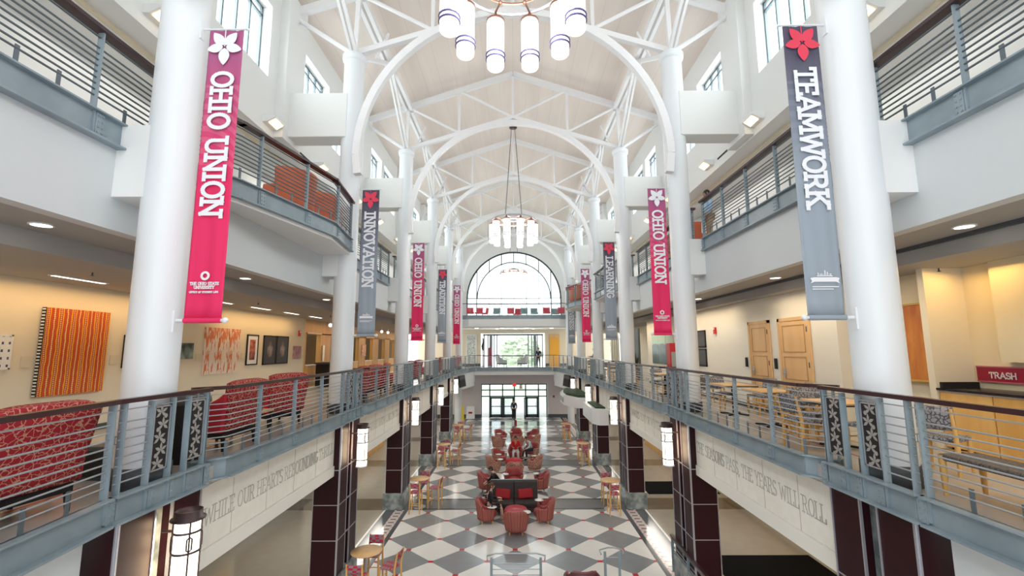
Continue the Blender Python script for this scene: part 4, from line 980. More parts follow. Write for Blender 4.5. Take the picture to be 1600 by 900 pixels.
# upper level art
framed('landscape_painting', 'framed painting of green field and lilac sky, upper right gallery', 'painting', 8.2, 7.9, 9.2, 5.15, 6.15, -1, mat('champagne_frame', (.5, .45, .38), .35, .4), mat('field_painting', (.3, .4, .3), .5, fn=lambda t, x, y, z, tc: nmix(t, (z+noise(t, tc, 4, 4)*.5) > .75, (.10, .28, .04), (.42, .40, .50))), .07, .12)
framed('painting', 'yellow and violet abstract painting, upper right gallery', 'painting', 8.2, 15.0, 16.9, 5.1, 6.4, -1, None, mat('abstract_painting', (.6, .5, .2), .5, fn=lambda t, x, y, z, tc: nmix(t, (z+noise(t, tc, 2, 3)*.5) > 1.0, (.62, .54, .14), (.30, .26, .62))))
for i, (a, nm) in enumerate(((11.2, 'nearer'), (12.9, 'farther'))):
    framed('painting', 'light blue painting, %s of two behind the bulging upper left railing' % nm, 'painting', -8.2, a, a+1.1, 5.0, 6.3, 1, None, mat('blue_painting', (.3, .55, .7), .5, fn=noisy((.22, .50, .68), (.6, .76, .80), 3)), group='blue paintings upstairs')
tag(MB().box((-8.19, 22, 5.0), (-8.15, 23.5, 6.2)).build('painting', mat('blue_painting2', (.25, .45, .6), .5, fn=noisy((.15, .3, .5), (.6, .7, .78), 3))), 'blue and white painting, upper left gallery beyond INNOVATION banner', 'painting')
tag(MB().tube([(8.19, 12.2, 6.1), (8.19, 12.2, 6.3), (8.19, 12.05, 6.25)], .035).build('exit_symbol', mat('sign_red', (.7, .02, .05), .5)), 'small red hook shaped mark on the upper right wall', 'sign')
for (p, s_) in (((5.3, 5.3), 1),):
    pass

# ================================================================== GALLERY FURNITURE
def profile_shell(prof, w0, w1):
    """side profile polygon [(y,z)] swept in x between -w0..w0 (bottom) ; simple prism"""
    return MB().prism(prof, -w0, w1, 'x')
# high-backed red lounge chair (faces +y, back towards -y)
def make_wing(fab, name='lounge_chair', legm=None):
    t = Thing(name, 'x', 'chair')
    def back(u, v):
        x = (u-.5)*(.80+.14*v); y = -.36-.14*v-.02*math.cos((u-.5)*PI); return (x, y, .32+.82*v-.05*abs(2*u-1)**4*v)
    b = MB().grid(back, 10, 8); t.part('backrest', b, fab, solid=.12, bevel=.03)
    for s in (-1, 1):
        a = MB().prism([(-.40, .30), (.34, .30), (.34, .60), (.1, .64), (-.30, .86), (-.46, 1.0)], s*.36, s*.47, 'x') if s > 0 else MB().prism([(-.40, .30), (.34, .30), (.34, .60), (.1, .64), (-.30, .86), (-.46, 1.0)][::-1], -.36, -.47, 'x')
        t.part('armrest', a, REDP if fab is REDF else fab, bevel=.03)
    t.part('seat_cushion', MB().box((-.36, -.36, .28), (.36, .36, .46)), REDP if fab is REDF else fab, bevel=.04)
    t.part('base_frame', MB().box((-.40, -.38, .20), (.40, .34, .29)), BLACK)
    for x in (-.36, .36):
        for y in (-.36, .30): t.part('leg', MB().tube([(x, y, .22), (x*1.02, y*1.05, 0)], [.035, .022], 8), legm or BLACK)
    return t.o
wing = Proto(make_wing(REDF))
def W(x, y, rz, lab, sx=1): wing.put((x, y, 0), R(rz), lab, 'red leaf patterned lounge chairs', (sx, 1, 1))
W(-5.05, 4.62, 83, 'red leaf patterned lounge chair, nearest, at the left edge of view')
W(-5.15, 8.15, 88, 'red leaf patterned lounge chair behind the railing beside the black bin', 1.15)
W(-5.35, 10.35, 62, 'red leaf patterned lounge chair just before the second left column')
W(-5.1, 14.2, 88, 'red leaf patterned lounge chair, first beyond the second left column')
W(-5.15, 15.6, 80, 'red leaf patterned lounge chair, second beyond the second left column')
W(-5.2, 17.0, 95, 'red leaf patterned lounge chair, last before the third left column')
W(-5.1, 20.6, 88, 'red leaf patterned lounge chair, first beyond the third left column')
W(-5.1, 22.3, 80, 'red leaf patterned lounge chair, second beyond the third left column')
W(-5.1, 27.2, 88, 'red leaf patterned lounge chair, first beyond the fourth left column')
W(-5.1, 29.0, 88, 'red leaf patterned lounge chair, second beyond the fourth left column')
W(-5.2, 33.4, 95, 'red leaf patterned lounge chair, first beyond the fifth left column')
W(-5.0, 34.8, 85, 'red leaf patterned lounge chair, second beyond the fifth left column')
W(-4.85, 36.4, 80, 'red leaf patterned lounge chair, farthest in the left row')
# low tables between lounge chairs
def make_low():
    t = Thing('side_table', 'x', 'table'); t.part('tabletop', MB().box((-.28, -.28, .42), (.28, .28, .46)), MAPLE2, bevel=.005)
    for x in (-.24, .24):
        for y in (-.24, .24): t.part('leg', MB().box((x-.02, y-.02, 0), (x+.02, y+.02, .42)), BLACK)
    return t.o
low = Proto(make_low())
for x, y, l in ((-5.95, 5.6, 'small low maple side table beside the nearest red lounge chair'), (-5.2, 9.25, 'small low maple side table between the two red chairs of the first bay'), (-5.0, 13.35, 'small low maple side table just beyond the second left column'), (-5.9, 21.5, 'small low maple side table beyond the third left column')): low.put((x, y, 0), 0, l, 'low maple side tables')
t = Thing('litter_bin', 'tall round black litter bin with dome rim beside the nearest left column', 'bin', (-4.95, 7.05, 0))
t.part('body', MB().lathe([(.22, 0), (.24, .05), (.27, .8), (.27, .84)], (-4.95, 7.05, 0), 28), BLACK); t.part('rim', MB().lathe([(.27, .84), (.30, .87), (.29, .95), (.20, 1.0), (.19, .95)], (-4.95, 7.05, 0), 28), mat('bin_rim', (.10, .10, .11), .3))
t = Thing('loudspeaker_box', 'dark grey box standing on the floor beside the nearest left column', 'box', (-5.35, 6.2, 0)); t.part('housing', MB().box((-5.62, 6.05, 0), (-5.02, 6.4, .42)), DKGREY, bevel=.01); t.part('grille', MB().box((-5.58, 6.03, .05), (-5.06, 6.05, .37)), BLACK)
t = Thing('litter_bin', 'square black litter bin in front of the service openings', 'bin', (-8.6, 21, 0)); t.part('body', MB().box((-8.9, 20.6, 0), (-8.3, 21.4, 1.0)), BLACK, bevel=.02); t.part('lid', MB().box((-8.93, 20.57, 1.0), (-8.27, 21.43, 1.08)), DKGREY)
# cafe chairs with turned beech legs and pebble grey backs
def make_cafe(seatm=None, nm='cafe_chair'):
    t = Thing(nm, 'x', 'chair'); sm = seatm or PATG
    t.part('seat', MB().box((-.23, -.22, .42), (.23, .23, .48)), sm, bevel=.02)
    def back(u, v): return ((u-.5)*.46, -.235-.05*v-.03*math.sin(PI*u), .58+.30*v)
    t.part('backrest', MB().grid(back, 8, 4), sm, solid=.035)
    for x in (-.21, .21):
        t.part('leg', MB().tube([(x, .2, .44), (x, .2, .3), (x, .2, .15), (x, .21, 0)], [.024, .032, .024, .018], 8), MAPLE)
        t.part('leg', MB().tube([(x, -.30, .86), (x, -.23, .5), (x, -.22, .3), (x, -.25, 0)], [.02, .028, .03, .019], 8), MAPLE)
        t.part('stretcher', MB().tube([(x, -.22, .2), (x, .2, .2)], .011, 6), MAPLE)
    t.part('stretcher', MB().tube([(-.21, .2, .26), (.21, .2, .26)], .011, 6), MAPLE)
    return t.o
cafe = Proto(make_cafe())
def make_cafetable():
    t = Thing('cafe_table', 'x', 'table'); t.part('tabletop', MB().box((-.42, -.42, .72), (.42, .42, .75)), MAPLE2, bevel=.006)
    t.part('edge_band', MB().box((-.425, -.425, .70), (.425, .425, .722)), BLACK); t.part('pedestal', MB().tube([(0, 0, .70), (0, 0, .05)], .04, 12), BLACK)
    f = MB()
    for a in range(4): f.bar((0, 0, .03), (.34*math.cos(R(45+90*a)), .34*math.sin(R(45+90*a)), .015), .05, .03)
    t.part('foot', f, BLACK); return t.o
ctab = Proto(make_cafetable())
spots = [(5.5, 7.9, 'first bay, nearest', (0, 90, 180, 270)), (5.5, 10.0, 'first bay, middle', (0, 90)), (5.5, 11.7, 'first bay, farthest', (90, 180)),
         (5.3, 14.2, 'second bay, nearest', (0, 180, 90)), (5.4, 16.6, 'second bay, farthest', (0, 180)), (5.2, 20.7, 'third bay, nearest', (0, 180)), (5.2, 23.0, 'third bay, farthest', (0, 180)),
         (5.1, 27.2, 'fourth bay, nearest', (0, 180)), (5.1, 29.5, 'fourth bay, farthest', (0, 180)), (4.9, 33.6, 'last bay', (0, 180))]
DIRN = {0: 'on its near side', 180: 'on its far side', 90: 'on its wall side', 270: 'on its railing side'}
for (x, y, nm, chs) in spots:
    ctab.put((x, y, 0), 0, 'square maple cafe table, right gallery, ' + nm, 'cafe tables on the right gallery')
    for a in chs:
        # chair at angle: 0 -> at -y facing +y
        dx, dy = {0: (0, -.62), 180: (0, .62), 90: (.68, 0), 270: (-.62, 0)}[a]
        cafe.put((x+dx, y+dy, 0), R({0: 0, 180: 180, 90: 90, 270: -90}[a]+8), 'grey pebble patterned cafe chair, %s table, %s' % (nm, DIRN[a]), 'cafe chairs on the right gallery')
# woven bench close to the camera on the right
t = Thing('woven_bench', 'maple bench with dark grey woven seat at the right edge of view', 'bench', (5.05, 4.6, 0))
t.part('woven_seat', MB().box((4.82, 3.4, .38), (5.3, 5.42, .45)), WEAVEG, bevel=.02)
for y in (3.5, 4.45, 5.38):
    for x in (4.84, 5.28): t.part('leg', MB().tube([(x, y, .44), (x, y, .25), (x, y, 0)], [.035, .032, .022], 8), MAPLE)
cafe.put((5.75, 6.35, 0), R(-60), 'grey pebble patterned chair standing alone beside the nearest right column', 'cafe chairs on the right gallery')
# potted plants
def plant(x, y, z, h, label, r=.35):
    t = Thing('potted_plant', label, 'plant', (x, y, z)); t.part('pot', MB().lathe([(.15, 0), (.2, .3), (.21, .32), (.17, .32), (.16, .28)], (x, y, z), 20), mat('terracotta', (.2, .09, .06), .6))
    rd = random.Random(int(x*7+y)); mb = MB()
    for i in range(46):
        a = rd.uniform(0, 2*PI); L = h*rd.uniform(.6, 1); o = r*rd.uniform(.3, 1)
        p = [Vector((x+o*math.cos(a)*q, y+o*math.sin(a)*q, z+.28+L*(q*1.3-q*q*.45))) for q in (0, .35, .7, 1)]; n = Vector((-math.sin(a), math.cos(a), 0))*.035
        mb.add([p[0]-n*.4, p[0]+n*.4, p[1]-n, p[1]+n, p[2]-n, p[2]+n, p[3]], [(0, 1, 3, 2), (2, 3, 5, 4), (4, 5, 6)])
    t.part('leaves', mb, LEAF)
plant(6.1, 23.4, 0, 1.5, 'bushy green potted plant against the right gallery wall'); plant(5.6, 30.6, 0, 1.9, 'tall spiky potted plant further along the right gallery', .2)
# dark doorway/shutter panels
tag(MB().box((6.5, 24.0, 0), (6.6, 25.2, 2.7)).build('notice_board', mat('slate_panel', (.1, .12, .13), .5)), 'tall dark slate panel behind the bushy potted plant', 'panel')
t = Thing('louvre_screen', 'pale vertical slat screen on the far right gallery', 'screen', (6.4, 28, 0))
for i in range(7): t.part('slat', MB().box((6.2, 27.4+i*.32, .9), (6.28, 27.55+i*.32, 2.6)), mat('sage_slat', (.45, .47, .38), .5) if i % 2 else CREAM)
t.part('sill', MB().box((6.15, 27.2, .8), (6.3, 29.8, .9)), WTOP)
t.part('panel_base', MB().box((6.18, 27.2, 0), (6.28, 29.8, .8)), CREAM)
# upper level armchairs
def make_club():
    t = Thing('armchair', 'x', 'chair')
    def back(u, v): a = (u-.5)*PI*1.05; return ((.40+.05*v)*math.sin(a), -(.36+.06*v)*math.cos(a)+.02, .14+.78*v)
    t.part('backrest', MB().grid(back, 14, 6), ORANGE, solid=.09)
    for s in (-1, 1): t.part('armrest', MB().box((s*.34, -.15, .14), (s*.44, .36, .62)), ORANGE, bevel=.04)
    t.part('seat_cushion', MB().box((-.34, -.3, .22), (.34, .38, .46)), ORANGE, bevel=.05)
    for x in (-.32, .32):
        for y in (-.26, .3): t.part('leg', MB().tube([(x, y, .2), (x, y, 0)], .022, 8), BLACK)
    return t.o
club = Proto(make_club())
for x, y, rz, l in ((-5.05, 10.0, 80, 'orange leather armchair behind the bulging upper left railing'), (-5.15, 11.5, 60, 'orange leather armchair at the far end of the bulging upper left railing'),
                    (4.35, 28.6, -80, 'orange armchair behind the farther bulging upper right railing'), (4.15, 30.2, -80, 'second orange armchair behind the farther bulging upper right railing'),
                    (5.9, 14.6, -90, 'orange armchair upstairs beside OHIO UNION banner, first of three'), (5.9, 16.0, -90, 'orange armchair upstairs beside OHIO UNION banner, second of three'), (5.9, 17.4, -90, 'orange armchair upstairs beside OHIO UNION banner, third of three')):
    club.put((x, y, Z3+.01), R(rz), l, 'orange leather armchairs upstairs', (1.15, 1.1, 1.15))
t = Thing('round_side_table', 'small round black side table between the two upper left armchairs', 'table', (-5.75, 10.75, Z3))
t.part('tabletop', MB().lathe([(.001, .5), (.24, .5), (.24, .53), (.001, .53)], (-5.75, 10.75, Z3), 24), BLACK); t.part('pedestal', MB().tube([(-5.75, 10.75, Z3), (-5.75, 10.75, Z3+.5)], .02, 8).lathe([(.15, 0), (.15, .02)], (-5.75, 10.75, Z3), 20), CHROME)
# far lounge under the arch: red chairs and small tables
def make_simple(col, nm='red_chair'):
    t = Thing(nm, 'x', 'chair'); t.part('seat', MB().box((-.3, -.28, .28), (.3, .3, .42)), col, bevel=.04)
    def back(u, v): a = (u-.5)*2.4; return (.33*math.sin(a), -.30*math.cos(a)-.05*v+.02, .4+.45*v)
    t.part('backrest', MB().grid(back, 8, 4), col, solid=.06)
    for x in (-.25, .25):
        for y in (-.24, .25): t.part('leg', MB().tube([(x, y, .3), (x, y, 0)], .018, 6), CHROME)
    return t.o
rch = Proto(make_simple(mat('bright_red_vinyl', (.7, .03, .07), .45)))
for i, (x, y, rz) in enumerate(((-4.0, 41.5, 200), (-3.2, 41.6, 150), (-2.7, 42.2, 90), (-.3, 41.8, 180), (3.0, 41.6, 190), (4.3, 41.6, 160), (.3, 43, 30))):
    rch.put((x, y, Z3), R(rz), 'bright red chair in the far upper lounge, number %d counted from the left' % (i+1 if i < 4 else i+2 if i < 6 else 5), 'red chairs in the far upper lounge')
gch = Proto(make_simple(mat('teal_grey_vinyl', (.22, .36, .36), .5), 'grey_chair'))
for i, (x, y) in enumerate(((-1.6, 41.8), (.95, 41.9), (1.9, 42.2), (3.9, 42.6))): gch.put((x, y, Z3), R(170+i*12), 'grey green chair in the far upper lounge, number %d from the left' % (i+1), 'grey green chairs in the far upper lounge')

# ================================================================== BRIDGE LEVEL, ENTRANCE AND SCREENS
lch = Proto(make_wing(mat('pale_grey_fabric', (.42, .43, .42), .7), 'pale_lounge_chair', CHROME))
for x, rz, nm in ((-1.15, -70, 'left'), (.75, 70, 'right')): lch.put((x, 43.2, 0), R(rz), 'pale grey lounge chair on the bridge, the %s one by the bright opening' % nm, 'pale lounge chairs on the bridge')
t = Thing('etched_glass_panel', 'tall decorative pale panel with leafy pattern on the far left wall', 'panel', (-4.1, 43.95, 0)); t.part('frame', MB().box((-4.6, 43.9, .3), (-4.52, 43.98, 3.0)).box((-3.7, 43.9, .3), (-3.62, 43.98, 3.0)).box((-4.6, 43.9, 2.95), (-3.62, 43.98, 3.03)).box((-4.6, 43.9, .25), (-3.62, 43.98, .33)), WTOP)
t.part('patterned_pane', MB().box((-4.52, 43.93, .33), (-3.7, 43.96, 2.95)), mat('etched_pane', (.7, .7, .65), .4, fn=noisy((.85, .84, .8), (.30, .38, .34), 7, 6)))
t = Thing('totem_sculpture', 'slender dark totem sculpture beside the bright opening on the left', 'sculpture', (-2.95, 43.3, 0))
t.part('shaft', MB().tube([(-2.95, 43.3, 0), (-2.95, 43.3, 2.6)], .045, 8), MAPLE); t.part('carving', MB().tube([(-2.95, 43.25, 1.5), (-2.98, 43.25, 1.9), (-2.9, 43.25, 2.3), (-2.96, 43.25, 2.7)], [.06, .13, .08, .03], 8), BLACK); t.part('foot', MB().lathe([(.18, 0), (.18, .03)], (-2.95, 43.3, 0), 16), BLACK)
t = Thing('crimson_pillar_display', 'slim crimson display column inside the bright opening', 'display', (-2.35, 44.9, 0)); t.part('column', MB().lathe([(.17, .0), (.17, 1.7), (.13, 1.78)], (-2.35, 44.9, 0), 20), mat('crimson_display', (.22, .02, .04), .5)); t.part('base', MB().lathe([(.24, 0), (.24, .05)], (-2.35, 44.9, 0), 20), BLACK)
t = Thing('metal_wall_lettering', 'thin metal lettering band over the bridge opening', 'sign', (0, 43.9, 3.15)); rd = random.Random(2)
mb = MB().box((-1.7, 43.95, 3.16), (1.4, 43.98, 3.19)); t.part('rail', mb, CHROME)
for i in range(3): tag(MB().lathe([(.001, 3.49), (.11, 3.485), (.11, 3.5)], ((-1.6, .1, 1.8)[i], 42.8, 0), 16).build('downlight', DOWN), 'round downlight over the bridge, %s of three' % ['left', 'middle', 'right'][i], 'light', 'bridge downlights')
for s in (-1, 1):
    for i in range(2):
        tag(MB().lathe([(.001, 3.485), (.16, 3.48), (.16, 3.5)], (s*(1.1+2.3*i), 41.3, 0), 16).build('downlight', DOWN), 'round downlight under the upper lounge edge, %s %s' % (['inner', 'outer'][i], SIDE[s]), 'light', 'lounge edge downlights')
    # screens
    t = Thing('television', 'dark wall screen tilted out below the bridge corner on the %s' % SIDE[s], 'screen', (s*4.0, 35.2, -1.2))
    ang = math.atan2(6, -1.1*1) if s > 0 else math.atan2(6, 1.1); m_ = Matrix.Rotation(ang, 3, 'Z')@Matrix.Rotation(R(8*s), 3, 'X')
    c = Vector((s*3.98, 35.2, -.78)); t.part('housing', MB().cbox(c, (1.5, .08, .86), m_), BLACK); t.part('display', MB().cbox(c+Vector((-s*.045, 0, 0)), (1.42, .02, .78), m_), mat('screen_glass', (.02, .02, .025), .12), label='dark glossy screen')
t = Thing('exit_sign', 'red EXIT sign above the entrance doors', 'sign', (0, 41.2, -1.6)); t.part('housing', MB().box((-.17, 41.2, -1.66), (.17, 41.26, -1.44)), mat('exit_red', (.8, .03, .05), .5, emit=(1, .05, .06), es=.5)); t.part('lettering', text_mb('EXIT', .1, .02, lambda u, v, d: (-.13+u, 41.195, -1.6+v), width=.26, serif=.01), WTOP)
t = Thing('wet_floor_sign', 'yellow folding caution sign beside the end wall', 'sign', (-4.5, 40.3, -4.4))
for s in (-1, 1): t.part('panel', MB().add([(-4.65, 40.3+s*.18, -4.4), (-4.35, 40.3+s*.18, -4.4), (-4.42, 40.3+s*.02, -3.2), (-4.58, 40.3+s*.02, -3.2)], [(0, 1, 2, 3)]), mat('caution_yellow', (.80, .62, .02), .5), solid=.02)
t = Thing('sandwich_board', 'white sign board with red print standing by the end wall', 'sign', (-3.8, 40.6, -4.4)); t.part('board', MB().add([(-4.2, 40.4, -4.35), (-3.45, 40.4, -4.35), (-3.5, 40.6, -3.3), (-4.15, 40.6, -3.3)], [(0, 1, 2, 3)]), WTOP, solid=.03)
t.part('printed_mark', MB().add([(-4.0, 40.44, -3.9), (-3.65, 40.44, -3.9), (-3.67, 40.46, -3.75), (-3.98, 40.46, -3.75)], [(0, 1, 2, 3)]), REDCUSH); t.part('stand', MB().tube([(-4.15, 40.6, -3.3), (-4.18, 40.85, -4.4)], .015, 6).tube([(-3.5, 40.6, -3.3), (-3.47, 40.85, -4.4)], .015, 6), CHROME)
t = Thing('wall_box', 'small dark box on the mauve end wall, right of the doors', 'box', (3.5, 41.35, -2.6)); t.part('housing', MB().box((3.42, 41.33, -2.66), (3.58, 41.4, -2.48)), DKGREY); t.part('button', MB().box((3.47, 41.32, -2.6), (3.53, 41.33, -2.54)), REDP)
# planter canopies on the right
t = Thing('planter_canopy', 'large white angular planter canopy with hedge greenery, right arcade', 'planter', (3.9, 29.5, -1.7))
poly = [(3.35, 32.2), (3.0, 30.5), (3.0, 28.4), (3.6, 26.8), (4.45, 26.6), (4.45, 32.2)]
t.part('box', MB().prism(poly[::-1], -1.75, -1.18), WTOP); t.part('hedge', MB().prism([(3.5, 32.0), (3.2, 30.4), (3.2, 28.6), (3.7, 27.1), (4.4, 26.9), (4.4, 32.0)][::-1], -1.2, -1.05), LEAF, kind='stuff')
t.part('grey_letter_panel', MB().add([(2.97, 28.45, -1.62), (2.97, 30.3, -1.62), (2.97, 30.3, -1.32), (2.97, 28.45, -1.32)], [(0, 3, 2, 1)]), mat('letter_grey', (.35, .35, .37), .5), solid=.03)
t = Thing('planter_canopy', 'smaller white planter canopy nearer the camera, right arcade', 'planter', (4.1, 23.3, -1.7))
t.part('box', MB().prism([(3.75, 25.6), (3.75, 22.6), (4.0, 22.1), (4.45, 22.1), (4.45, 25.6)][::-1], -1.95, -1.25), WTOP); t.part('hedge', MB().prism([(3.95, 25.4), (3.95, 22.8), (4.4, 22.6), (4.4, 25.4)][::-1], -1.3, -1.18), LEAF, kind='stuff')

MATB = mat('black_mat', (.006, .006, .006), 1)
MATB.node_tree.nodes['Principled BSDF'].inputs['Specular IOR Level'].default_value = .05
# ================================================================== GROUND LEVEL ARCADES
def wallbox(name, label, cat, a, b, m, bevel=0): tag(MB().box(a, b).build(name, m, bevel=bevel), label, cat)
wallbox('marble_wall_base', 'grey marble wall base along the left arcade', 'wall base', (-8.99, 10.2, -4.4), (-8.93, 21.9, -3.9), MARBLE)
for i, (a, b, m, nm) in enumerate(((11.7, 15.2, mat('ochre_panel', (.66, .42, .10), .5), 'ochre yellow'), (15.6, 17.2, MAROON, 'nearer maroon'), (17.3, 20.2, MAROON, 'farther maroon'))):
    wallbox('wall_panel', '%s wall panel in the left arcade' % nm, 'panel', (-9.0, a, -3.9), (-8.93, b, -1.9 if i != 2 else -2.2), m)
t = framed('picture_frame', 'large dark green framed picture low in the left arcade', 'picture', -8.98, 9.2, 10.9, -3.7, -2.2, 1, BLACK, mat('deep_green_picture', (.02, .06, .045), .4, fn=noisy((.01, .035, .03), (.06, .12, .10), 5)), .06)
for i, y in enumerate((13.0, 20.5)):
    wallbox('floor_mat', 'black floor mat in the right arcade, %s' % ['nearer', 'farther'][i], 'mat', (5.6, y-.5, -4.4), (8.6, y+1.3, -4.385), MATB)
for i in range(8):
    for s in (-1, 1):
        tag(MB().lathe([(.001, -1.51), (.09, -1.515), (.09, -1.5)], (s*6.6, 8+i*4.1, 0), 16).build('downlight', DOWN), 'round downlight in the %s arcade ceiling, number %d from the camera' % (SIDE[s], i+1), 'light', 'arcade downlights')
for s in (-1, 1):
    wallbox('arcade_counter', 'long honey wood counter deep in the %s arcade' % SIDE[s], 'counter', (s*8.3, 22, -4.4), (s*8.95, 30, -3.4), GOLD, .01)
for i, (y, nm) in enumerate(((9.0, 'nearest'), (14.0, 'middle'), (17.4, 'farthest'))): wallbox('storefront_panel', 'glowing ochre wall panel in the right arcade, %s of three' % nm, 'panel', (8.9, y, -4.0), (8.98, y+3.2, -2.1), GOLD)

# stair-head guard rails
def guard(name, label, loc, wd, hh, n=4, rz=0, topm=None):
    t = Thing(name, label, 'railing', loc, None, rz)
    P_ = lambda mb, nm, m: t.part(nm, mb, m, world=False)
    for x in (-wd/2, wd/2): P_(MB().box((x-.03, -.02, 0), (x+.03, .02, hh)), 'post', STEEL)
    for i in range(n): P_(MB().tube([(-wd/2, 0, hh-.14-i*.13), (wd/2, 0, hh-.14-i*.13)], .012, 6), 'rail_bar', BAR)
    P_(MB().tube([(-wd/2-.1, -.02, hh-.06), (-wd/2-.12, .1, hh), (-wd/2+.1, .16, hh+.03), (wd/2-.1, .16, hh+.03), (wd/2+.12, .1, hh), (wd/2+.1, -.02, hh-.06)], .018, 8), 'loop_handrail', topm or BAR)
    return t
guard('stair_guard', 'wide steel guard rail in the middle foreground of the tiled floor', (.02, 12.05, -4.4), 1.22, .92)
guard('stair_guard', 'narrow steel guard rail right of centre in the foreground', (2.45, 12.3, -4.4), .36, .95, 1)
t = railing('stair_railing', 'steel stair railing with maroon handrail at the lower right pillar', [(4.3, 13.3), (4.3, 7.5)], -4.4, 1, None, chan=False, stubs=0, hr=.98, bars=7, plates=False, zb=.0)
t = railing('stair_railing', 'maroon topped railing crossing the right arcade in the foreground', [(5.0, 10.3), (5.6, 10.0), (6.9, 10.2), (7.1, 9.6)], -4.4, 1, None, chan=False, stubs=0, hr=1.0, bars=6, plates=False, zb=.0)

# ================================================================== GROUND LEVEL SEATING
def make_tub(fab, tab=True, nm='tub_chair'):
    t = Thing(nm, 'x', 'chair'); 
    def shell(r0, r1, u, v):
        a = (u-.5)*2*R(128); arm = abs(u-.5)*2; top = .86-.26*min(1, max(0, (arm-.34)/.20))**1.1
        k = r0+(r1-r0)*v; return (k*math.sin(a)*1.0, -k*math.cos(a)*.98, .15+(top-.15)*v)
    t.part('outer_shell', MB().grid(lambda u, v: shell(.32, .415, u, v), 28, 7), fab, solid=.07)
    t.part('inner_back', MB().grid(lambda u, v: (lambda p: (p[0]*.84, p[1]*.84, .42+(p[2]-.15)*.62))(shell(.34, .415, .1+.8*u, v)), 22, 4), CORAL, solid=.04)
    t.part('seat_cushion', MB().lathe([(.001, .24), (.29, .24), (.31, .30), (.31, .42), (.27, .47), (.001, .48)], (0, .03, 0), 28), CORAL)
    for a in (40, 140, 220, 320):
        t.part('leg', MB().tube([(.25*math.cos(R(a)), .25*math.sin(R(a)), .24), (.28*math.cos(R(a)), .28*math.sin(R(a)), 0)], [.028, .018], 8), MAPLE)
    if tab:
        tp = t.part('writing_tablet', MB().lathe([(.001, .665), (.14, .665), (.145, .675), (.14, .685), (.001, .685)], (.36, .16, 0), 24, 1, 1.15), WTOP, label='white oval tablet'); t.part('tablet_arm', MB().tube([(.36, .16, .66), (.36, .10, .5)], .02, 8), BLACK, parent=tp)
    return t.o
tubS = Proto(make_tub(STRIPE)); tubP = Proto(make_tub(SPECK)); tubS0 = Proto(make_tub(STRIPE, False)); tubP0 = Proto(make_tub(SPECK, False))
G = -4.4
def T_(p, x, y, rz, lab): p.put((x, y, G), R(rz), lab, 'coral tub chairs in the seating island', (1, 1, .90))
T_(tubS, .03, 16.0, 0, 'striped coral tub chair nearest the camera, back turned, in front of the round ottoman')
T_(tubS, -.98, 17.0, -86, 'striped coral tub chair left of the ottoman, holding the woman in black')
T_(tubS, 1.0, 17.0, 84, 'striped coral tub chair right of the ottoman')
T_(tubS, -1.2, 20.55, -80, 'striped coral tub chair behind the sofa on the left')
T_(tubS, 1.08, 20.55, 85, 'striped coral tub chair behind the sofa on the right')
T_(tubS, -.05, 21.0, 180, 'striped coral tub chair facing the camera just behind the sofa')
T_(tubP0, .0, 22.6, 0, 'coral tub chair with its back turned below the red ottoman of the second group')
T_(tubP, -1.05, 23.75, -60, 'speckled coral tub chair on the left, nearer of two behind')
T_(tubP, -.80, 25.0, -120, 'speckled coral tub chair on the left, farther of two behind')
T_(tubP, 1.0, 23.85, 60, 'speckled coral tub chair on the right of the second group')
T_(tubS0, .05, 26.1, 180, 'striped coral tub chair holding the person in red')
T_(tubP0, .95, 26.6, 140, 'speckled coral tub chair holding the person in pale hoodie')
T_(tubP, -1.0, 28.9, -30, 'speckled coral tub chair on the left of the far group')
T_(tubP, .2, 28.9, 0, 'speckled coral tub chair in the middle of the far group')
T_(tubP, 1.2, 29.2, 60, 'speckled coral tub chair on the right of the far group')
T_(tubP, -.9, 30.8, -130, 'speckled coral tub chair, back left of the far group')
T_(tubP, .1, 31.2, 180, 'speckled coral tub chair, back middle of the far group')
T_(tubP, 1.2, 30.9, 130, 'speckled coral tub chair, back right of the far group')
def ottoman(x, y, m, lab):
    t = Thing('ottoman', lab, 'ottoman', (x, y, G)); t.part('padded_drum', MB().lathe([(.36, .10), (.40, .14), (.42, .38), (.38, .45), (.001, .47)], (x, y, G), 36), m); t.part('base', MB().lathe([(.34, .0), (.36, .10)], (x, y, G), 24), BLACK)
    t.part('button', MB().lathe([(.001, .485), (.02, .48), (.025, .465)], (x, y, G), 10), m)
ottoman(0.03, 17.0, mat('rose_vinyl', (.52, .07, .09), .4), 'round coral red ottoman in front of the dark sofa'); ottoman(-.05, 24.2, REDP, 'round red ottoman in the second seating group')
# sofa: double sided, dark
t = Thing('sofa', 'dark brown grey two seat sofa in the middle of the tiled floor', 'sofa', (-.03, 17.98, G))
sx = -.03; sy = 17.98
t.part('base', MB().box((sx-.88, sy-.45, G+.12), (sx+.88, sy+.4, G+.28)), BROWN, bevel=.02)
for i in (0, 1): t.part('seat_cushion', MB().box((sx-.86+.87*i, sy-.48, G+.28), (sx-.0+.86*i, sy+.12, G+.46)), BROWN, bevel=.05)
for i in (0, 1): t.part('back_cushion', MB().prism([(sy+.08, G+.42), (sy+.24, G+.42), (sy+.38, G+1.0), (sy+.24, G+1.0)], sx-.87+.87*i, sx-.01+.87*i, 'x'), BROWN, bevel=.03)
t.part('back_frame', MB().prism([(sy+.24, G+.12), (sy+.42, G+.12), (sy+.50, G+1.04), (sy+.36, G+1.04)], sx-.90, sx+.90, 'x'), mat('sofa_rim', (.03, .022, .02), .4), bevel=.01)
for x in (-.8, .8):
    for y in (-.38, .36): t.part('leg', MB().tube([(sx+x, sy+y, G+.14), (sx+x, sy+y, G)], .025, 8), BLACK)
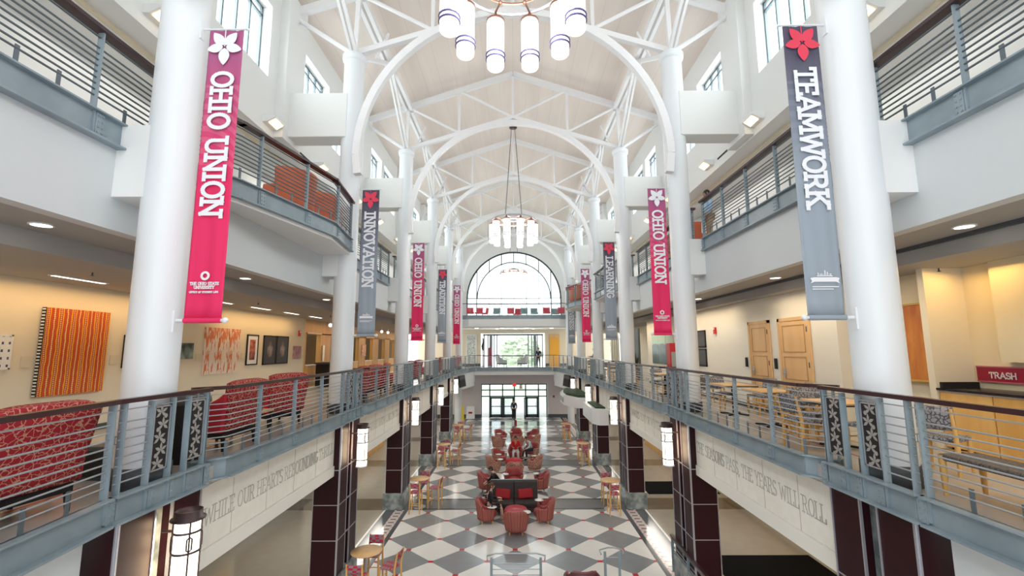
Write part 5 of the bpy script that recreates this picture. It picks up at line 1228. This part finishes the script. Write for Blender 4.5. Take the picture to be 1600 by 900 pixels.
for i, (x, rz) in enumerate(((-.42, 6), (.42, -5))):
    m_ = Matrix.Rotation(R(-18), 3, 'X')@Matrix.Rotation(R(rz), 3, 'Y'); tag(MB().cbox((sx+x, sy+.03, G+.64), (.56, .13, .34), m_).build('cushion', REDCUSH, bevel=.05), 'dark red rectangular cushion on the sofa, the %s one' % ['left', 'right'][i], 'cushion', 'red sofa cushions')
# bar tables and stools
def make_bartable():
    t = Thing('bar_table', 'x', 'table'); t.part('tabletop', MB().lathe([(.001, 1.03), (.36, 1.03), (.38, 1.045), (.38, 1.06), (.001, 1.065)], (0, 0, 0), 36), MAPLE2)
    t.part('pedestal', MB().tube([(0, 0, 1.03), (0, 0, .04)], .038, 12), CHROME); t.part('foot', MB().lathe([(.26, 0), (.26, .015), (.05, .05), (.04, .06)], (0, 0, 0), 28), CHROME); return t.o
def make_stool():
    t = Thing('bar_stool', 'x', 'stool'); t.part('seat', MB().box((-.19, -.18, .70), (.19, .19, .76)), WEAVE, bevel=.015)
    def back(u, v): return ((u-.5)*.38, -.205-.05*v-.02*math.sin(PI*u), .90+.20*v)
    t.part('backrest', MB().grid(back, 6, 4), WEAVE, solid=.03)
    for x in (-.18, .18):
        t.part('leg', MB().tube([(x, .18, .74), (x*1.08, .21, 0)], [.026, .021], 8), MAPLE); t.part('leg', MB().tube([(x, -.27, 1.12), (x, -.20, .74), (x*1.08, -.23, 0)], [.02, .026, .021], 8), MAPLE)
        t.part('stretcher', MB().tube([(x*1.04, -.21, .35), (x*1.04, .19, .35)], .011, 6), MAPLE)
    for z in (.25, .48): t.part('stretcher', MB().tube([(-.19, .195, z), (.19, .195, z)], .012, 6), MAPLE)
    t.part('stretcher', MB().tube([(-.19, -.215, .3), (.19, -.215, .3)], .011, 6), MAPLE)
    return t.o
btab = Proto(make_bartable()); stool = Proto(make_stool())
BT = [(-3.72, 12.12, 'left', 'nearest', ((0, -.62, 0), (.0, .62, 180), (.62, -.05, 78))), (-3.72, 18.55, 'left', 'second', ((0, -.6, 0), (.05, .6, 180), (.62, -.05, 80))),
      (-3.77, 25.0, 'left', 'third', ((0, -.6, 0), (.05, .6, 180), (.62, 0, 80))), (-3.74, 31.2, 'left', 'fourth', ((0, -.6, 0), (.05, .6, 180), (.62, 0, 80))),
      (3.65, 18.25, 'right', 'nearest', ((0, -.55, 0), (0, .6, 180))), (3.66, 25.2, 'right', 'second', ((0, -.55, 0), (0, .6, 180))), (3.48, 31.5, 'right', 'third', ((0, -.55, 0), (0, .6, 180)))]
for x, y, sd, od, st in BT:
    btab.put((x, y, G), 0, 'round maple high table, %s in the %s row' % (od, sd), 'high tables along the pillars')
    for dx, dy, rz in st:
        nm = 'near' if rz == 0 else 'far' if rz == 180 else 'inner'
        stool.put((x+dx, y+dy, G), R(rz), 'red and grey woven bar stool, %s side of the %s %s table' % (nm, od, sd), 'woven bar stools')
T_(Proto(make_tub(mat('maroon_leather', (.12, .03, .04), .4), False)), 1.63, 11.95, 0, 'maroon armchair whose top just shows at the bottom edge, right of centre')
# red and white panels on a stand near the entrance
t = Thing('panel_stand', 'small red and white panels on a stand on the tiled floor before the doors', 'sign', (-.02, 35.0, G)); t.part('red_panel', MB().box((.05, 35.0, G+.3), (.17, 35.03, G+.75)), REDCUSH); t.part('white_panel', MB().box((-.18, 35.0, G+.3), (-.04, 35.03, G+.75)), WTOP); t.part('stand', MB().tube([(-.02, 35.05, G+.7), (-.02, 35.05, G)], .015, 6).box((-.2, 34.95, G), (.2, 35.15, G+.02)), CHROME)

# ================================================================== PEOPLE
def skin_mesh(nodes, edges, sub=1, rootn=0):
    me = bpy.data.meshes.new('tmp'); me.from_pydata([n[0] for n in nodes], edges, []); me.update()
    o = bpy.data.objects.new('tmp', me); COL.objects.link(o)
    m = o.modifiers.new('s', 'SKIN'); m.use_smooth_shade = True
    for i, n in enumerate(nodes):
        v = me.skin_vertices[0].data[i]; r_ = n[1] if isinstance(n[1], tuple) else (n[1], n[1]); v.radius = r_; v.use_root = (i == rootn)
    s_ = o.modifiers.new('u', 'SUBSURF'); s_.levels = sub; s_.render_levels = sub
    dg = bpy.context.evaluated_depsgraph_get(); dg.update(); ev = o.evaluated_get(dg); m2 = bpy.data.meshes.new_from_object(ev)
    bpy.data.objects.remove(o); vs = [tuple(v.co) for v in m2.vertices]; fs = [tuple(p.vertices) for p in m2.polygons]; bpy.data.meshes.remove(m2)
    return MB().add(vs, fs, True)
def person(label, loc, rz, pose, shirt, trousers, hair, skin=None, longhair=False, shoes=None, skirt=False, scale=1, sleeves=True, bag=False):
    skin = skin or SKIN; V = Vector
    t = Thing('person', label, 'person', loc, None, R(rz)); t.o.scale = (scale,)*3
    lean = {'stand': 0, 'rail': .30, 'sit': .10, 'bend': .55, 'sitback': -.1, 'walk': .05}[pose]; sit = pose in ('sit', 'bend', 'sitback')
    hz = .50 if sit else .92; pel = V((0, 0, hz))
    def up(d): return pel+V((0, math.sin(lean)*d, math.cos(lean)*d))
    spine, chest, neck = up(.2), up(.42), up(.57); hd = neck+V((0, math.sin(lean+.15)*.13+.01, math.cos(lean)*.13))
    J = {}
    for s in (-1, 1):
        J['sh', s] = up(.50)+V((s*.175, 0, 0)); J['hip', s] = pel+V((s*.095, 0, -.03))
        if sit: J['kn', s] = V((s*.13, .44, .50)); J['an', s] = V((s*.13, .46+(.06 if s > 0 else 0), .09))
        elif pose == 'walk': J['kn', s] = V((s*.10, .10 if s > 0 else .02, .50)); J['an', s] = V((s*.10, .12 if s > 0 else -.16, .09))
        else: J['kn', s] = V((s*.11, .01, .49)); J['an', s] = V((s*.12, -.02, .08))
        if pose == 'stand' or pose == 'walk': J['el', s] = J['sh', s]+V((s*.06, -.02, -.28)); J['wr', s] = J['el', s]+V((-s*.03, .12, -.21))
        elif pose == 'rail': J['el', s] = J['sh', s]+V((s*.08, .14, -.22)); J['wr', s] = J['el', s]+V((-s*.10, .22, .02))
        else: J['el', s] = J['sh', s]+V((s*.07, .08, -.25)); J['wr', s] = J['el', s]+V((-s*.10, .22, .0 if pose != 'bend' else -.1))
        if bag and s > 0: J['el', s] = J['sh', s]+V((.1, .05, -.25)); J['wr', s] = J['el', s]+V((-.12, .2, .08))
    nodes = [(pel, .12), (spine, (.125, .095)), (chest, (.15, .10)), (neck, .055), (hd-V((0, 0, .03)), .06)]; ed = [(0, 1), (1, 2), (2, 3), (3, 4)]
    for s in (-1, 1):
        b = len(nodes); nodes += [(J['sh', s], .058), (J['el', s], .042), (J['wr', s], .027)]; ed += [(2, b), (b, b+1), (b+1, b+2)]
        d = (J['wr', s]-J['el', s]).normalized(); side = d.cross(V((1, 0, 0))).normalized() if abs(d.x) < .9 else V((0, 0, 1)); palm = J['wr', s]+d*.07
        nodes.append((palm, (.034, .018))); ed.append((b+2, b+3))
        lat = d.cross(V((0, 0, 1))); lat = lat.normalized() if lat.length > .1 else V((1, 0, 0)); dn = V((0, 0, -1))-d*d.dot(V((0, 0, -1))); dn = dn.normalized() if dn.length > .1 else V((0, 1, 0))
        for i, L_ in enumerate((.062, .072, .068, .052)):
            q = palm+lat*(i-1.5)*.019+d*.012; k0 = len(nodes); nodes += [(q, .0095), (q+d*L_*.55+dn*.008, .0085), (q+d*L_*.85+dn*.03, .007)]; ed += [(b+3, k0), (k0, k0+1), (k0+1, k0+2)]
        q = J['wr', s]+d*.03-lat*s*.03; k0 = len(nodes); nodes += [(q, .011), (q+d*.035-lat*s*.02, .009), (q+d*.06-lat*s*.022, .008)]; ed += [(b+2, k0), (k0, k0+1), (k0+1, k0+2)]
        b = len(nodes); nodes += [(J['hip', s], .085), (J['kn', s], .055), (J['an', s], .038), (J['an', s]+V((0, .14, -.045)), (.04, .028))]; ed += [(0, b), (b, b+1), (b+1, b+2), (b+2, b+3)]
    body = skin_mesh(nodes, ed)
    # head merged into the body mesh
    n0 = 16; m0 = 12; vs = []; fs = []
    for i in range(m0+1):
        ph = PI*i/m0; z = -math.cos(ph); r_ = math.sin(ph)
        for j in range(n0):
            a = 2*PI*j/n0; x = r_*math.cos(a)*.074; y = r_*math.sin(a)*.094; zz = z*.118
            if z < 0: x *= 1+z*.22; y = y*(1+z*.10)+(-z)*.012
            if abs(math.sin(a)-1) < .02 and -.35 < z < .05: y += .018
            if math.sin(a) > .8 and .0 < z < .25: y -= .006
            vs.append(hd+V((x, y, zz)))
    for i in range(m0):
        for j in range(n0): p = i*n0+j; q = i*n0+(j+1) % n0; fs.append((p, q, q+n0, p+n0))
    body.add(vs, fs, True)
    for s in (-1, 1): body.ball(tuple(hd+V((s*.076, -.005, 0))), (.012, .022, .032), 8, 6)
    t.part('body', body, skin, world=False)
    fc = MB()
    for s in (-1, 1): fc.ball(tuple(hd+V((s*.028, .083, .012))), (.012, .008, .007), 8, 6)
    t.part('eyes', fc, BLACK, world=False); t.part('mouth', MB().ball(tuple(hd+V((0, .088, -.055))), (.024, .006, .006), 8, 6), mat('lip', (.45, .16, .14), .5), world=False)
    hb = MB(); vs = []; fs = []
    for i in range(9):
        ph = PI*.62*i/8
        for j in range(16):
            a = 2*PI*j/16; fr = .72 if math.sin(a) > .5 else 1.0; p_ = ph*fr; r_ = math.sin(p_)
            vs.append(hd+V((r_*math.cos(a)*.084, r_*math.sin(a)*.104-.006, math.cos(p_)*.128)))
    for i in range(8):
        for j in range(16): p = i*16+j; q = i*16+(j+1) % 16; fs.append((p, p+16, q+16, q))
    hb.add(vs, fs, True)
    if longhair: hb.tube([tuple(hd+V((0, -.06, .06))), tuple(hd+V((0, -.10, -.08))), tuple(hd+V((0, -.11, -.24)))], [.07, .075, .04], 12)
    t.part('hair', hb, hair, world=False)
    nodes = [(pel+V((0, 0, .03)), (.145, .115)), (spine, (.14, .11)), (chest, (.165, .115)), (up(.53), (.075, .07))]; ed = [(0, 1), (1, 2), (2, 3)]
    for s in (-1, 1):
        b = len(nodes); e2 = J['wr', s] if sleeves else J['sh', s].lerp(J['el', s], .8)
        nodes += [(J['sh', s], .072), (J['el', s] if sleeves else e2, .055)]; ed += [(2, b), (b, b+1)]
        if sleeves: nodes.append((J['el', s].lerp(J['wr', s], .92), .038)); ed.append((b+1, b+2))
    t.part('shirt', skin_mesh(nodes, ed), shirt, world=False)
    nodes = [(pel, (.135, .115))]; ed = []
    for s in (-1, 1):
        b = len(nodes); nodes += [(J['hip', s], .098), (J['kn', s], .07)]; ed += [(0, b), (b, b+1)]
        if not skirt: nodes.append((J['kn', s].lerp(J['an', s], .93), .052)); ed.append((b+1, b+2))
    t.part('skirt' if skirt else 'trousers', skin_mesh(nodes, ed), trousers, world=False)
    for s in (-1, 1):
        f = J['an', s]; t.part('shoe', MB().ball(tuple(f+V((0, .06, -.045))), (.045, .13, .04), 12, 8), shoes or BLACK, world=False)
    return t
NAVY = cloth('navy_cloth', (.015, .02, .045)); BLK = cloth('black_cloth', (.012, .012, .014)); LBLUE = cloth('light_blue_cloth', (.38, .55, .75)); KHAKI = cloth('khaki_cloth', (.42, .28, .16)); REDC = cloth('red_cloth', (.55, .01, .015)); GREYC = cloth('pale_cloth', (.62, .62, .60)); HOOD = cloth('pale_blue_hoodie', (.55, .64, .70))
person('person in dark clothes standing on the bridge by the railing', (2.14, 40.6, 0), 160, 'stand', NAVY, BLK, HAIRB)
person('person in dark clothes standing before the entrance doors', (-.05, 40.0, G), 175, 'stand', NAVY, BLK, HAIRB)
person('person in grey leaning over the right gallery railing', (4.80, 26.2, 0), 98, 'rail', cloth('taupe_cloth', (.32, .27, .27)), BLK, HAIRR)
person('person in light blue shirt and khaki trousers at the upper right railing', (5.75, 13.0, Z3), 80, 'stand', LBLUE, KHAKI, HAIRB, SKIN2)
person('woman in black dress with auburn hair seated left of the ottoman', (-.93, 17.02, G), -84, 'sit', BLK, BLK, HAIRR, longhair=True, skirt=True, shoes=SKIN)
person('person in red shirt and pale trousers seated in the second group', (.05, 25.95, G), 180, 'sit', REDC, GREYC, HAIRB, SKIN2)
person('person in pale hoodie and dark trousers hunched forward on the right', (.92, 26.4, G), 130, 'bend', HOOD, NAVY, HAIRR)
person('person in black seated just behind the sofa, mostly hidden', (-.62, 19.75, G), 100, 'bend', BLK, BLK, HAIRB)
t = Thing('phone', 'small dark phone on the tablet of the woman in black', 'phone', (-.8, 16.66, G+.62)); t.part('body', MB().cbox((-.80, 16.66, G+.63), (.06, .11, .012)), BLACK); t.part('screen', MB().cbox((-.80, 16.66, G+.637), (.05, .09, .002)), DKGREY)

for i, x in enumerate((7.5, 8.5)):  # made-up amber strips, added so the arcade floor reflects yellow streaks
    t = Thing('added_glow_strip', 'added amber glow strip for floor reflections under the right arcade ceiling, %s' % ['nearer the pillars', 'nearer the wall'][i], 'light', (x, 9, -1.5), 'added reflection strips')
    t.part('housing', MB().box((x-.07, 6, -1.535), (x+.07, 13, -1.505)), WTOP); t.part('diffuser', MB().box((x-.05, 6.05, -1.545), (x+.05, 12.95, -1.535)), mat('amber_glow', (1, .7, .2), .4, emit=(1, .62, .14), es=3.5))
